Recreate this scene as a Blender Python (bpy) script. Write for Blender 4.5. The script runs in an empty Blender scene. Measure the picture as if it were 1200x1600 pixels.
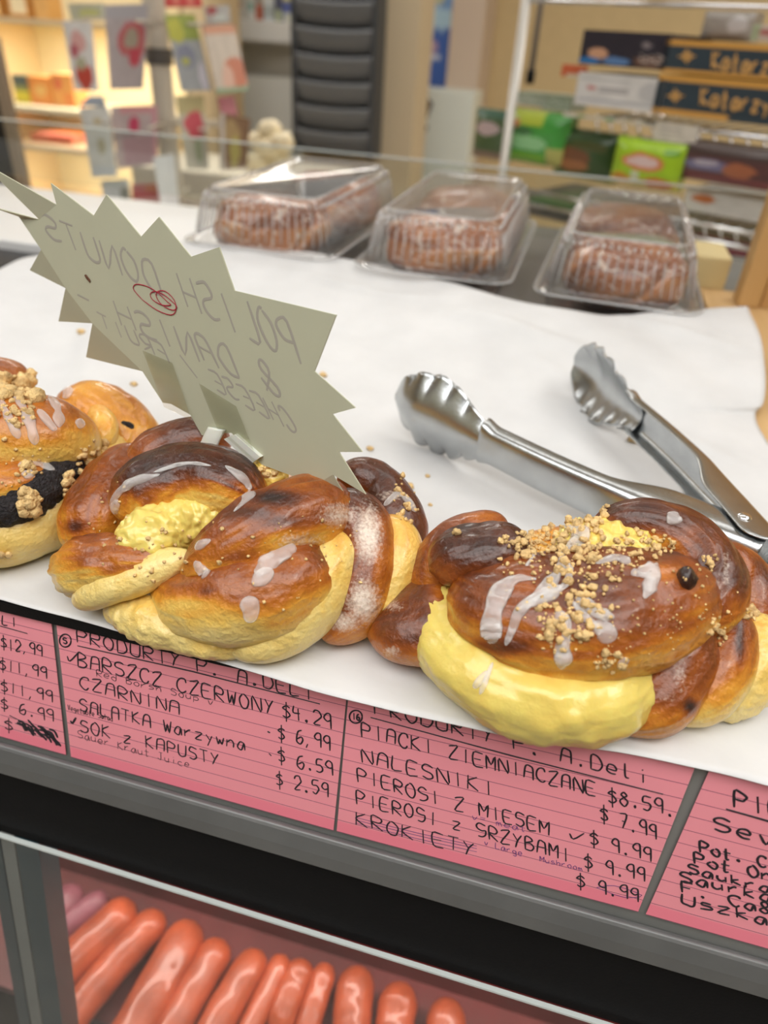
import bpy, bmesh, math, random
import numpy as np
from mathutils import Vector, Matrix, noise
from mathutils.bvhtree import BVHTree
random.seed(7); np.random.seed(7)
C = bpy.context.scene.collection
scene = bpy.context.scene
PI = math.pi

# ------------------------------------------------------------------ camera
FPX = 1113.0
H = 0.20                                   # camera height over the paper
def _n(v): v = np.array(v, float); return v / np.linalg.norm(v)
_D = _n((-106, 1650, FPX))
_X = np.array((5800, 1122, -FPX), float); _X = _n(_X - _D * np.dot(_X, _D))
_Z = -_D; _Y = np.cross(_X, _Z)
if _Y[2] < 0: _Y = -_Y
RW = np.array([_X, _Y, _Z])                # world = RW @ (right, down, forward)
cam_d = bpy.data.cameras.new('camera'); cam = bpy.data.objects.new('camera', cam_d); C.objects.link(cam)
cam_d.sensor_fit = 'VERTICAL'; cam_d.sensor_height = 24; cam_d.lens = FPX / 1600 * 24
cr, cd, cf = RW[:, 0], RW[:, 1], RW[:, 2]
cam.matrix_world = Matrix(((cr[0], -cd[0], -cf[0], 0), (cr[1], -cd[1], -cf[1], 0), (cr[2], -cd[2], -cf[2], H), (0, 0, 0, 1)))
cam_d.clip_start = 0.01
cam_d.dof.use_dof = True; cam_d.dof.focus_distance = 0.275; cam_d.dof.aperture_fstop = 4.6
scene.camera = cam

# ------------------------------------------------------------------ light, exposure
vs = scene.view_settings
vs.view_transform = 'Standard'; vs.look = 'None'; vs.gamma = 1; vs.use_curve_mapping = False
vs.exposure = -0.22
w = bpy.data.worlds.new('world'); scene.world = w; w.use_nodes = True
w.node_tree.nodes['Background'].inputs[0].default_value = (0.9, 0.95, 1, 1)
w.node_tree.nodes['Background'].inputs[1].default_value = 0.4
LAMPS = [  # x, y, z, size x, size y, watts, colour
    (-0.25, 1.05, 1.33, 1.4, 0.35, 1.0, (.95, .98, 1)),
    (0.85, 0.35, 1.33, 0.5, 1.4, 5.5, (.95, .98, 1)),
    (-0.3, -0.55, 1.33, 2.2, 1.1, 17.5, (.95, .98, 1)),
    (-2.6, 1.5, 1.33, 0.35, 1.4, 18, (1, .98, .95)),
    (-1.0, 2.8, 1.33, 1.4, 0.35, 24, (1, .98, .95)),
    (1.75, 2.5, 1.33, 0.35, 1.0, 40, (1, .98, .95)),  # added lamp, brightens the wall behind the wire shelf
]
def area(name, loc, sx, sy, watts, col, rot=(0, 0, 0)):
    d = bpy.data.lights.new(name, 'AREA'); d.shape = 'RECTANGLE'; d.size = sx; d.size_y = sy
    d.energy = watts; d.color = col
    o = bpy.data.objects.new(name, d); o.location = loc; o.rotation_euler = rot; C.objects.link(o); return o
for i, (x, y, z, sx, sy, p, c) in enumerate(LAMPS):
    area('ceiling_lamp_light', (x, y, z - 0.02), sx, sy, p, c)
scene.cycles.max_bounces = 10
scene.cycles.transparent_max_bounces = 24
scene.cycles.caustics_reflective = False; scene.cycles.caustics_refractive = False
scene.cycles.sample_clamp_indirect = 4

# ------------------------------------------------------------------ geometry helpers
def ray(px, py): return RW @ _n(((px - 600) / FPX, (py - 800) / FPX, 1))
CAM = np.array((0, 0, H))
def onz(px, py, z=0.0):
    r = ray(px, py); return CAM + r * ((z - H) / r[2])
def ony(px, py, y):
    r = ray(px, py); return CAM + r * (y / r[1])
def onplane(px, py, p0, n):
    r = ray(px, py); return CAM + r * (np.dot(p0 - CAM, n) / np.dot(r, n))
def topx(V):
    V = np.atleast_2d(np.asarray(V, float)); c = (V - CAM) @ RW
    return np.stack([600 + FPX * c[:, 0] / c[:, 2], 800 + FPX * c[:, 1] / c[:, 2]], 1)
ORG = {}
def origin(o): return ORG.get(o.name, np.zeros(3)) if o is not None else np.zeros(3)
def thing(name, label, cat, loc=(0, 0, 0), group=None):
    o = bpy.data.objects.new(name, None); C.objects.link(o); o.location = loc; o.empty_display_size = .02
    o['label'] = label; o['category'] = cat
    if group: o['group'] = group
    ORG[o.name] = np.array(loc, float); return o
def tag(o, label, cat, group=None):
    o['label'] = label; o['category'] = cat
    if group: o['group'] = group
    return o
def mk(name, V, F, mat, parent=None, smooth=True, attrs=None, cols=None, uv=None, sharp=None):
    V = np.asarray(V, float)
    if parent is not None: base = origin(parent)
    else: base = np.array(((V[:, 0].min() + V[:, 0].max()) / 2, (V[:, 1].min() + V[:, 1].max()) / 2, V[:, 2].min()))
    me = bpy.data.meshes.new(name); me.from_pydata((V - base).tolist(), [], [list(map(int, f)) for f in F]); me.update()
    if mat is not None: me.materials.append(mat)
    if smooth: me.polygons.foreach_set('use_smooth', [True] * len(me.polygons))
    if attrs:
        for k, a in attrs.items():
            at = me.attributes.new(k, 'FLOAT', 'POINT'); at.data.foreach_set('value', np.asarray(a, np.float32))
    if cols is not None:
        at = me.attributes.new('Col', 'FLOAT_COLOR', 'POINT')
        at.data.foreach_set('color', np.concatenate([np.asarray(cols, np.float32), np.ones((len(V), 1), np.float32)], 1).ravel())
    if uv is not None:
        l = me.uv_layers.new(name='UVMap'); vi = np.zeros(len(me.loops), np.int32); me.loops.foreach_get('vertex_index', vi)
        l.data.foreach_set('uv', np.asarray(uv, np.float32)[vi].ravel())
    o = bpy.data.objects.new(name, me); C.objects.link(o)
    if parent is not None: o.parent = parent; ORG[o.name] = base.copy()
    else: o.location = base; ORG[o.name] = base.copy()
    if smooth and sharp: 
        me.set_sharp_from_angle(angle=sharp)
    return o
def structure(o): o['kind'] = 'structure'; return o
class MB:
    def __init__(s): s.V = []; s.F = []; s.n = 0
    def add(s, V, F):
        V = np.asarray(V, float); s.V.append(V); s.F += [[i + s.n for i in f] for f in F]; s.n += len(V); return s
    def box(s, a, b, M=None):
        a = np.array(a, float); b = np.array(b, float)
        V = np.array([(x, y, z) for x in (a[0], b[0]) for y in (a[1], b[1]) for z in (a[2], b[2])])
        if M is not None: V = M(V)
        return s.add(V, [(0, 1, 3, 2), (4, 6, 7, 5), (0, 4, 5, 1), (2, 3, 7, 6), (0, 2, 6, 4), (1, 5, 7, 3)])
    def tube(s, pts, r, k=8, close=False):
        pts = np.asarray(pts, float); n = len(pts); V = []; up = np.array((.03, .05, 1.))
        rr = r if hasattr(r, '__len__') else [r] * n
        for i in range(n):
            t = _n(pts[min(i + 1, n - 1)] - pts[max(i - 1, 0)])
            u = up if abs(np.dot(up, t)) < .95 * np.linalg.norm(up) else np.array((1., .1, 0))
            a = _n(np.cross(t, u)); b = np.cross(a, t)
            for j in range(k):
                q = 2 * PI * j / k; V.append(pts[i] + rr[i] * (a * math.cos(q) + b * math.sin(q)))
        F = [(i * k + j, i * k + (j + 1) % k, (i + 1) * k + (j + 1) % k, (i + 1) * k + j) for i in range(n - 1) for j in range(k)]
        F += [tuple(range(k))[::-1], tuple((n - 1) * k + j for j in range(k))]
        return s.add(V, F)
    def build(s, name, mat, parent=None, smooth=False, bevel=0, sharp=None):
        o = mk(name, np.concatenate(s.V), s.F, mat, parent, smooth, sharp=sharp)
        if bevel:
            m = o.modifiers.new('bevel', 'BEVEL'); m.width = bevel; m.segments = 2; m.limit_method = 'ANGLE'
        return o
def grid_faces(n, m, wrap=False):
    return [(i * m + j, i * m + (j + 1) % m, (i + 1) * m + (j + 1) % m, (i + 1) * m + j)
            for i in range(n - 1) for j in range(m if wrap else m - 1)]
def crom(P, n):
    """Catmull-Rom through the rows of P, n samples"""
    P = np.asarray(P, float); k = len(P)
    if k == 2: return np.array([P[0] + (P[1] - P[0]) * t for t in np.linspace(0, 1, n)])
    Q = np.vstack([2 * P[0] - P[1], P, 2 * P[-1] - P[-2]]); out = []
    for t in np.linspace(0, k - 1 - 1e-6, n):
        i = int(t); f = t - i; a, b, c, d = Q[i:i + 4]
        out.append(.5 * (2 * b + (c - a) * f + (2 * a - 5 * b + 4 * c - d) * f * f + (3 * b - a - 3 * c + d) * f ** 3))
    return np.array(out)
def sstep(a, b, x): t = np.clip((x - a) / (b - a), 0, 1); return t * t * (3 - 2 * t)
def vnormals(V, F):
    me = bpy.data.meshes.new('tmp'); me.from_pydata(V.tolist(), [], [list(f) for f in F]); me.update()
    N = np.zeros(len(V) * 3, np.float32); me.vertices.foreach_get('normal', N); bpy.data.meshes.remove(me)
    return N.reshape(-1, 3).astype(float)
def inpoly(P, poly):
    P = np.asarray(P); x, y = P[:, 0], P[:, 1]; r = np.zeros(len(P), bool); n = len(poly)
    for i in range(n):
        (x0, y0), (x1, y1) = poly[i], poly[(i + 1) % n]
        if y0 == y1: continue
        c = ((y0 > y) != (y1 > y)) & (x < (x1 - x0) * (y - y0) / (y1 - y0) + x0); r ^= c
    return r

# ------------------------------------------------------------------ materials
def newmat(name):
    m = bpy.data.materials.new(name); m.use_nodes = True; nt = m.node_tree; return m, nt, nt.nodes['Principled BSDF']
def N(nt, typ, **kw):
    n = nt.nodes.new(typ)
    for k, v in kw.items(): setattr(n, k, v)
    return n
def simple(name, col, rough=.5, metal=0, bump=0, bscale=200, var=0, vscale=20, coat=0, spec=.5, sss=0, alpha=1, emit=0, obj=True):
    m, nt, p = newmat(name); L = nt.links
    p.inputs['Base Color'].default_value = (*col, 1); p.inputs['Roughness'].default_value = rough
    p.inputs['Metallic'].default_value = metal; p.inputs['Coat Weight'].default_value = coat
    p.inputs['Specular IOR Level'].default_value = spec; p.inputs['Alpha'].default_value = alpha
    if sss: p.inputs['Subsurface Weight'].default_value = sss; p.inputs['Subsurface Radius'].default_value = (.006, .003, .001); p.inputs['Subsurface Scale'].default_value = 1
    if emit: p.inputs['Emission Color'].default_value = (*col, 1); p.inputs['Emission Strength'].default_value = emit
    tc = N(nt, 'ShaderNodeTexCoord')
    if var:
        nz = N(nt, 'ShaderNodeTexNoise'); nz.inputs['Scale'].default_value = vscale; nz.inputs['Detail'].default_value = 5
        L.new(tc.outputs['Object'], nz.inputs['Vector'])
        mx = N(nt, 'ShaderNodeMix', data_type='RGBA'); mx.inputs[6].default_value = (*[c * (1 - var) for c in col], 1); mx.inputs[7].default_value = (*[min(1, c * (1 + var)) for c in col], 1)
        rr = N(nt, 'ShaderNodeMapRange'); rr.inputs[1].default_value = .3; rr.inputs[2].default_value = .7
        L.new(nz.outputs[0], rr.inputs[0]); L.new(rr.outputs[0], mx.inputs[0]); L.new(mx.outputs[2], p.inputs['Base Color'])
    if bump:
        nb = N(nt, 'ShaderNodeTexNoise'); nb.inputs['Scale'].default_value = bscale; nb.inputs['Detail'].default_value = 4
        L.new(tc.outputs['Object'], nb.inputs['Vector'])
        b = N(nt, 'ShaderNodeBump'); b.inputs['Strength'].default_value = bump; b.inputs['Distance'].default_value = .002
        L.new(nb.outputs[0], b.inputs['Height']); L.new(b.outputs[0], p.inputs['Normal'])
    return m
def printed(name, rough=.4, coat=0):
    m, nt, p = newmat(name); a = N(nt, 'ShaderNodeAttribute', attribute_name='Col')
    nt.links.new(a.outputs['Color'], p.inputs['Base Color']); p.inputs['Roughness'].default_value = rough; p.inputs['Coat Weight'].default_value = coat; return m
def clear(name, tint=(1, 1, 1), ior=1.45, rough=.03, bump=0, boost=1.0, haze=0.0):
    """thin clear plastic or pane: transparent, with Fresnel reflection"""
    m, nt, p = newmat(name); L = nt.links; nt.nodes.remove(p); out = nt.nodes['Material Output']
    t = N(nt, 'ShaderNodeBsdfTransparent'); t.inputs[0].default_value = (*tint, 1)
    g = N(nt, 'ShaderNodeBsdfGlossy'); g.inputs['Roughness'].default_value = rough
    f = N(nt, 'ShaderNodeFresnel'); gm_ = N(nt, 'ShaderNodeNewGeometry'); ir = N(nt, 'ShaderNodeMix', data_type='FLOAT')
    ir.inputs[2].default_value = ior; ir.inputs[3].default_value = 1 / ior; L.new(gm_.outputs['Backfacing'], ir.inputs[0]); L.new(ir.outputs[0], f.inputs[0])
    mu = N(nt, 'ShaderNodeMath', operation='MULTIPLY'); mu.inputs[1].default_value = boost; mu.use_clamp = True
    L.new(f.outputs[0], mu.inputs[0]); mx = N(nt, 'ShaderNodeMixShader')
    L.new(mu.outputs[0], mx.inputs[0]); L.new(t.outputs[0], mx.inputs[1]); L.new(g.outputs[0], mx.inputs[2])
    last = mx
    if haze:
        d = N(nt, 'ShaderNodeBsdfDiffuse'); d.inputs[0].default_value = (.9, .9, .9, 1)
        m2 = N(nt, 'ShaderNodeMixShader'); m2.inputs[0].default_value = haze
        L.new(mx.outputs[0], m2.inputs[1]); L.new(d.outputs[0], m2.inputs[2]); last = m2
    L.new(last.outputs[0], out.inputs[0]); return m
def pastry_mat(name, ramp, rough=.36, coat=.42, bump=.8, bscale=420, sss=.06):
    m, nt, p = newmat(name); L = nt.links
    a = N(nt, 'ShaderNodeAttribute', attribute_name='bake'); fl = N(nt, 'ShaderNodeAttribute', attribute_name='flour')
    tc = N(nt, 'ShaderNodeTexCoord')
    n1 = N(nt, 'ShaderNodeTexNoise'); n1.inputs['Scale'].default_value = 130; n1.inputs['Detail'].default_value = 6; n1.inputs['Roughness'].default_value = .65
    L.new(tc.outputs['Object'], n1.inputs['Vector'])
    ad = N(nt, 'ShaderNodeMath', operation='MULTIPLY_ADD'); ad.inputs[1].default_value = .26; L.new(n1.outputs[0], ad.inputs[0])
    sb = N(nt, 'ShaderNodeMath', operation='SUBTRACT'); sb.inputs[1].default_value = .13; L.new(a.outputs['Fac'], sb.inputs[0]); L.new(sb.outputs[0], ad.inputs[2])
    cr_ = N(nt, 'ShaderNodeValToRGB'); e = cr_.color_ramp.elements
    while len(e) < len(ramp): e.new(.5)
    for el, (pos, col) in zip(e, ramp): el.position = pos; el.color = (*col, 1)
    L.new(ad.outputs[0], cr_.inputs[0])
    n2 = N(nt, 'ShaderNodeTexNoise'); n2.inputs['Scale'].default_value = 900; n2.inputs['Detail'].default_value = 3; L.new(tc.outputs['Object'], n2.inputs['Vector'])
    f2 = N(nt, 'ShaderNodeMath', operation='MULTIPLY_ADD'); f2.inputs[1].default_value = 1.5; L.new(n2.outputs[0], f2.inputs[0])
    f0 = N(nt, 'ShaderNodeMath', operation='MULTIPLY_ADD'); f0.inputs[1].default_value = 1.25; f0.inputs[2].default_value = -1.35; L.new(fl.outputs['Fac'], f0.inputs[0]); L.new(f0.outputs[0], f2.inputs[2])
    f2.use_clamp = True
    mx = N(nt, 'ShaderNodeMix', data_type='RGBA'); mx.inputs[7].default_value = (.80, .68, .57, 1)
    L.new(f2.outputs[0], mx.inputs[0]); L.new(cr_.outputs[0], mx.inputs[6]); L.new(mx.outputs[2], p.inputs['Base Color'])
    rg = N(nt, 'ShaderNodeMath', operation='MULTIPLY_ADD'); rg.inputs[1].default_value = .5; rg.inputs[2].default_value = rough; L.new(f2.outputs[0], rg.inputs[0]); L.new(rg.outputs[0], p.inputs['Roughness'])
    p.inputs['Coat Weight'].default_value = coat; p.inputs['Coat Roughness'].default_value = .14
    if sss: p.inputs['Subsurface Weight'].default_value = sss; p.inputs['Subsurface Radius'].default_value = (.005, .0028, .001); p.inputs['Subsurface Scale'].default_value = .6
    nb = N(nt, 'ShaderNodeTexNoise'); nb.inputs['Scale'].default_value = bscale; nb.inputs['Detail'].default_value = 5; L.new(tc.outputs['Object'], nb.inputs['Vector'])
    b = N(nt, 'ShaderNodeBump'); b.inputs['Strength'].default_value = bump; b.inputs['Distance'].default_value = .0012
    L.new(nb.outputs[0], b.inputs['Height']); L.new(b.outputs[0], p.inputs['Normal'])
    return m
RAMP = [(0, (.87, .68, .25)), (.18, (.84, .55, .12)), (.34, (.72, .31, .032)), (.5, (.47, .14, .012)), (.64, (.27, .064, .008)), (.8, (.115, .026, .006)), (1, (.024, .008, .006))]
M = {}
M['crust'] = pastry_mat('baked_dough', RAMP)
M['curd'] = pastry_mat('sweet_cheese', [(0, (.83, .67, .17)), (.3, (.82, .55, .11)), (.5, (.66, .33, .06)), (1, (.10, .03, .01))], rough=.3, coat=.4, bump=.4, bscale=300, sss=.2)
M['poppy'] = simple('poppy_seed', (.018, .014, .016), .55, bump=1, bscale=900, var=.6, vscale=500)
M['crumb'] = simple('butter_crumb', (.80, .54, .24), .75, bump=.7, bscale=900, var=.3, vscale=220)
M['icing'] = simple('sugar_icing', (.97, .94, .92), .10, coat=.7, alpha=.34, var=.05, vscale=200, bump=.3, bscale=500)
M['paper'] = simple('butcher_paper', (.67, .672, .675), .6, bump=.35, bscale=45, var=.055, vscale=25)
M['steel'] = simple('brushed_steel', (.50, .52, .53), .27, 1, bump=.05, bscale=600, var=.10, vscale=60)
M['black'] = simple('black_plastic', (.006, .006, .0065), .45, bump=.05, bscale=800, spec=.12)
M['rail'] = simple('grey_aluminium', (.165, .17, .168), .42, .35, bump=.06, bscale=150, var=.10, vscale=35)
M['plate'] = simple('grey_channel', (.25, .25, .235), .5, .2, var=.06)
M['white'] = simple('white_laminate', (.82, .82, .81), .35)
M['glass'] = clear('case_glass', (.93, .95, .95), 1.5, .02, boost=.9)
M['pane'] = clear('guard_glass', (.95, .97, .96), 1.5, .01)
M['edge'] = simple('polished_glass_edge', (.60, .65, .63), .15, coat=.5)
M['pet'] = clear('clear_plastic', (.97, .97, .965), 1.45, .08, boost=1.3, haze=.05)
M['petglint'] = clear('clear_plastic_highlight', (.97, .97, .97), 1.5, .12, boost=2.5, haze=.30)  # whitish diffuse share paints the bright highlights along ridges and rims
M['wood'] = None
def woodmat(name, c1, c2, ax='Z'):
    m, nt, p = newmat(name); L = nt.links; tc = N(nt, 'ShaderNodeTexCoord'); mp = N(nt, 'ShaderNodeMapping')
    mp.inputs['Scale'].default_value = {'Z': (60, 60, 3), 'Y': (60, 4, 60)}[ax]
    L.new(tc.outputs['Object'], mp.inputs[0]); nz = N(nt, 'ShaderNodeTexNoise'); nz.inputs['Scale'].default_value = 1; nz.inputs['Detail'].default_value = 6
    L.new(mp.outputs[0], nz.inputs['Vector']); r = N(nt, 'ShaderNodeValToRGB'); r.color_ramp.elements[0].position = .3; r.color_ramp.elements[1].position = .7
    r.color_ramp.elements[0].color = (*c1, 1); r.color_ramp.elements[1].color = (*c2, 1)
    L.new(nz.outputs[0], r.inputs[0]); L.new(r.outputs[0], p.inputs['Base Color']); p.inputs['Roughness'].default_value = .5; return m
M['wood'] = woodmat('light_varnished_wood', (.42, .22, .075), (.58, .35, .14)); M['woodtop'] = woodmat('light_wood_board', (.50, .30, .12), (.66, .44, .21), 'Y')
M['print'] = printed('printed_card'); M['bag'] = printed('printed_foil', .28, .3)
M['ink'] = simple('black_marker', (.018, .014, .02), .5); M['ink2'] = simple('purple_pen', (.17, .05, .22), .5); M['pencil'] = simple('faint_show_through_ink', (.395, .37, .315), .8)
M['redpen'] = simple('red_pen', (.42, .02, .05), .5)
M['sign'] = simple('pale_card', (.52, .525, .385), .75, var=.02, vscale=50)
M['chrome'] = simple('chrome', (.8, .8, .82), .15, 1)

# ------------------------------------------------------------------ room shell
structure(MB().box((-4.2, -2.2, -1.25), (2.8, 4.6, -1.2)).build('floor', simple('vinyl_floor', (.45, .42, .38), .5, var=.1)))
structure(MB().box((-4.2, -2.2, 1.35), (2.8, 4.6, 1.4)).build('ceiling', simple('ceiling_paint', (.8, .79, .76), .8)))
wallm = simple('beige_wall_paint', (.60, .46, .25), .8, var=.03)
structure(MB().box((-4.2, 4.2, -1.2), (2.8, 4.3, 1.35)).build('wall_back', wallm))
structure(MB().box((-4.3, -2.2, -1.2), (-4.2, 4.3, 1.35)).build('wall_left', wallm))
structure(MB().box((2.7, -2.2, -1.2), (2.8, 4.3, 1.35)).build('wall_right', wallm))
structure(MB().box((-4.2, -2.3, -1.2), (2.8, -2.2, 1.35)).build('wall_front', simple('pale_wall_paint', (.30, .27, .24), .8)))
lampm = simple('lamp_diffuser', (1, .97, .93), .5, emit=2.5)
for (x, y, z, sx, sy, p, c), where in zip(LAMPS, ('over the rear of the pastry counter', 'over the right end of the counter', 'over the customer side of the counter', 'over the greeting card rack', 'over the back of the shop', 'added to brighten the wall behind the wire shelf')):
    t = thing('ceiling_light', 'long white fluorescent ceiling panel ' + where, 'ceiling light', (x, y, z), 'ceiling light panels')
    MB().box((x - sx / 2 - .02, y - sy / 2 - .02, z), (x + sx / 2 + .02, y + sy / 2 + .02, z + .02)).build('frame', M['white'], t)
    MB().box((x - sx / 2, y - sy / 2, z - .008), (x + sx / 2, y + sy / 2, z)).build('diffuser', lampm, t)

# ------------------------------------------------------------------ display case
CB = np.array((0, .163, -.0768)); CDIR = _n((0, -.1788, -.9839)); CUP = -CDIR; CN = np.array((0, -CUP[2], CUP[1])); CN = _n((0, -.9839, .1788))
case = thing('display_case', 'refrigerated deli display case with grey price rail and slanted front glass', 'display case', (0, .6, -1.2))
XL, XR = -1.1, .9
MB().box((XL, .182, -.030), (XR, .655, -.012)).build('case_top', simple('black_case_top', (.02, .022, .026), .4), case, bevel=.002)
MB().box((-.375, .656, -.03), (.130, 1.02, -.003)).build('rear_ledge', simple('grey_ledge', (.15, .135, .12), .4), case, bevel=.002)
MB().box((XL, .656, -.03), (-.377, .845, -.003)).build('rear_ledge', M['white'], case, bevel=.002)
MB().box((.130, .656, -.03), (XR, 1.02, -.0125)).build('rear_ledge', M['plate'], case, bevel=.002)
def strip_prof(prof, x0, x1):
    """extrude a closed (y,z) profile along X"""
    k = len(prof); V = [(x, y, z) for x in (x0, x1) for (y, z) in prof]
    return MB().add(V, [(j, (j + 1) % k, k + (j + 1) % k, k + j) for j in range(k)] + [tuple(range(k))[::-1], tuple(range(k, 2 * k))])
o_ = .0012
def pl(t, off): q = CB + CUP * t + CN * off; return (q[1], q[2])
strip_prof([pl(.0782, -.0012), pl(-.02, -.0012), pl(-.02, -.004), pl(.0782, -.004)], XL, XR).build('price_channel', M['plate'], case)
rail = [pl(-.0005, .0006), pl(-.0005, .0026), pl(-.002, .0036), pl(-.009, .0046), pl(-.0165, .0040), pl(-.0185, .002), pl(-.0185, -.002), pl(-.004, -.002)]
strip_prof(rail, XL, XR).build('price_rail', M['rail'], case, bevel=.0006)
# black frame under the rail and the front glass in the same slanted plane
strip_prof([pl(-.0185, -.002), pl(-.0605, .000), pl(-.0605, -.010), pl(-.0185, -.010)], XL, XR).build('frame_bar', M['black'], case)
GT = -.0595
strip_prof([pl(GT, .0022), pl(GT, .0042), pl(-.62, .0042), pl(-.62, .0022)], XL, XR).build('front_glass', M['glass'], case)
strip_prof([pl(GT + .0010, .0021), pl(GT + .0010, .0043), pl(GT, .0043), pl(GT, .0021)], XL, XR).build('glass_edge', M['edge'], case)
tealm = simple('dark_teal_enamel', (.018, .045, .055), .3)
pB = onplane(62, 1330, CB + CN * .0, CN)
for dx0, dx1, mt in ((-.030, -.0225, tealm), (-.0215, -.0140, M['plate']), (-.0130, 0, tealm)):
    x1 = pB[0] + dx1; x0 = pB[0] + dx0
    strip_prof([pl(-.061, .0005), pl(-.62, .0005), pl(-.62, -.012), pl(-.061, -.012)], x0, x1).build('corner_post', mt, case)
redm = simple('dark_red_liner', (.12, .014, .014), .45, var=.35, vscale=14)
strip_prof([(.168, -.40), (.62, -.40), (.62, -.41), (.168, -.41)], XL, XR).build('case_shelf', redm, case)
strip_prof([(.257, -.40), (.300, -.12), (.307, -.12), (.264, -.40)], XL, XR).build('red_liner', redm, case)
MB().box((XL, .66, -1.2), (XR, 1.02, -.03)).build('rear_panel', M['white'], case)
MB().box((XL, .10, -1.2), (XR, .66, -.70)).build('base', M['black'], case)
area('case_lamp_light', (-.1, .24, -.09), 1.2, .03, 3.6, (1, .80, .70), (0, 0, 0))
lt = thing('case_lamp', 'slim strip lamp under the top of the display case above the sausages', 'lamp', (-.1, .24, -.085))
MB().box((-.72, .222, -.087), (.52, .258, -.075)).build('housing', M['white'], lt)
MB().box((-.70, .227, -.0885), (.50, .253, -.087)).build('tube', simple('case_tube', (1, .8, .7), .5, emit=2), lt)

# sausages lying fanned in the case
def sausage_mesh(p, q, r, bend, seed):
    n = 26; k = 16; p = np.array(p, float); q = np.array(q, float); d = q - p; L = np.linalg.norm(d); s = _n(np.cross(d, (0, 0, 1))); V = []
    for i in range(n):
        u = i / (n - 1); c = p + d * u + s * bend * math.sin(PI * u) * L
        cap = min(1, math.sqrt(max(0, 1 - (1 - min(u, 1 - u) * L / (r * 1.1)) ** 2))) if min(u, 1 - u) * L < r * 1.1 else 1
        rr = r * max(cap, .08) * (1 + .06 * noise.noise((u * 5, seed, 0)))
        for j in range(k):
            a = 2 * PI * j / k; V.append(c + rr * (s * math.cos(a) + np.array((0, 0, 1)) * math.sin(a)))
    F = grid_faces(n, k, True) + [tuple(range(k))[::-1], tuple((n - 1) * k + j for j in range(k))]
    return V, F
ORD = ['first', 'second', 'third', 'fourth', 'fifth', 'sixth', 'seventh', 'eighth', 'ninth', 'tenth', 'eleventh', 'twelfth', 'thirteenth', 'fourteenth']
sm = [simple('smoked_sausage_skin', (.50, .10, .035), .34, bump=.25, bscale=160, var=.3, vscale=40, coat=.3), simple('purple_salami_skin', (.30, .10, .13), .4, bump=.3, bscale=160, var=.35, vscale=40)]
SZ = -.386
SAUS = [((20, 1520), (125, 1385), .0125, 1), ((60, 1480), (170, 1400), .010, 1), ((30, 1575), (212, 1412), .0155, 0), ((75, 1640), (255, 1425), .0125, 0), ((170, 1680), (305, 1440), .016, 0),
        ((225, 1690), (350, 1468), .0125, 0), ((290, 1700), (408, 1485), .0125, 0), ((345, 1700), (446, 1492), .0085, 0), ((430, 1620), (478, 1500), .011, 0),
        ((470, 1640), (512, 1505), .009, 0), ((548, 1650), (560, 1510), .014, 0), ((612, 1660), (628, 1535), .014, 0), ((690, 1700), (700, 1560), .014, 0)]
for i, (a, b, r, kind) in enumerate(SAUS):
    V, F = sausage_mesh(onz(*a, SZ + r * .2), onz(*b, SZ + .012), r, random.uniform(-.03, .03), i)
    o = mk('smoked_sausage' if not kind else 'salami_stick', V, F, sm[kind])
    tag(o, ('orange-red smoked sausage' if not kind else 'dark purple salami stick') + ' behind the case glass, %s from the left' % ORD[i], 'sausage', 'sausages in the display case')

# ------------------------------------------------------------------ handwriting
GL = {'A': '03 1b 3d 6d 8b 83|18 88', 'B': '03 0d 5d 7b 6a 08 58 86 74 53 03', 'C': '8b 7d 3d 0a 06 33 63 85', 'D': '03 0d 5d 89 86 53 03', 'E': '8d 0d 03 83|08 68', 'F': '8d 0d 03|08 68',
 'G': '8c 5d 2d 0b 19 58 88 85 53 13', 'H': '0d 03|8d 83|08 88', 'I': '4d 43', 'K': '0d 03|7d 08 83', 'L': '0d 03 73', 'M': '03 0d 47 8d 83', 'N': '03 0d 83 8d', 'O': '3d 0a 06 33 63 86 8a 5d 3d',
 'P': '03 0d 5d 8b 79 58 08', 'R': '03 0d 5d 8b 79 58 08 83', 'S': '8c 5d 2d 0b 19 68 86 74 43 04', 'T': '0d 8d|4d 43', 'U': '0d 05 33 63 85 8d', 'W': '0d 23 4a 63 8d', 'Y': '0d 48|8d 48 23', 'Z': '0c 3d 8d 03 83',
 'J': '2d 8d|5d 54 33 05', 'V': '0d 43 8d', '1': '4d 43', '2': '0b 2d 6d 8b 89 03 83', '4': '1d 08 88|6b 63', '5': '8d 1d 09 59 87 75 43 04', '6': '7d 2b 05 33 63 86 68 16', '7': '0d 8d 33|28 68', '8': '4d 1b 49 86 43 06 49 7b 4d',
 '9': '89 48 0a 3d 7d 8b 83', '$': '8b 4c 0a 49 86 44 05|4f 41', ',': '34 11', '.': '33 43 44 34 33', '-': '18 78', '&': '83 1a 2d 5d 6a 06 13 43 87', '/': '03 8d', 'v': '09 33 79',
 'a': '79 39 05 23 53 79 83', 'b': '0d 03 53 86 68 07', 'c': '78 39 06 33 73', 'd': '7d 73 23 06 38 77', 'e': '06 76 69 29 05 33 73', 'f': '7c 5d 43|19 79', 'g': '79 29 06 35 75 79 71 40 11', 'h': '0d 03|06 49 77 73',
 'i': '49 43|4b 4c', 'k': '0d 03|69 06 73', 'l': '2d 24 53', 'm': '03 09|07 29 43|47 69 83', 'n': '09 03|06 49 77 73', 'o': '39 06 33 63 86 69 39', 'p': '09 00|08 59 86 54 04', 'r': '09 03|06 49 69', 's': '79 29 17 66 74 03',
 't': '3d 33 63|09 79', 'u': '09 05 33 75|79 73', 'w': '09 23 47 63 89', 'y': '09 45|79 20', 'z': '09 79 03 73', '=': '07 77|0a 7a', '!': '0a 23 8f'}
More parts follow.
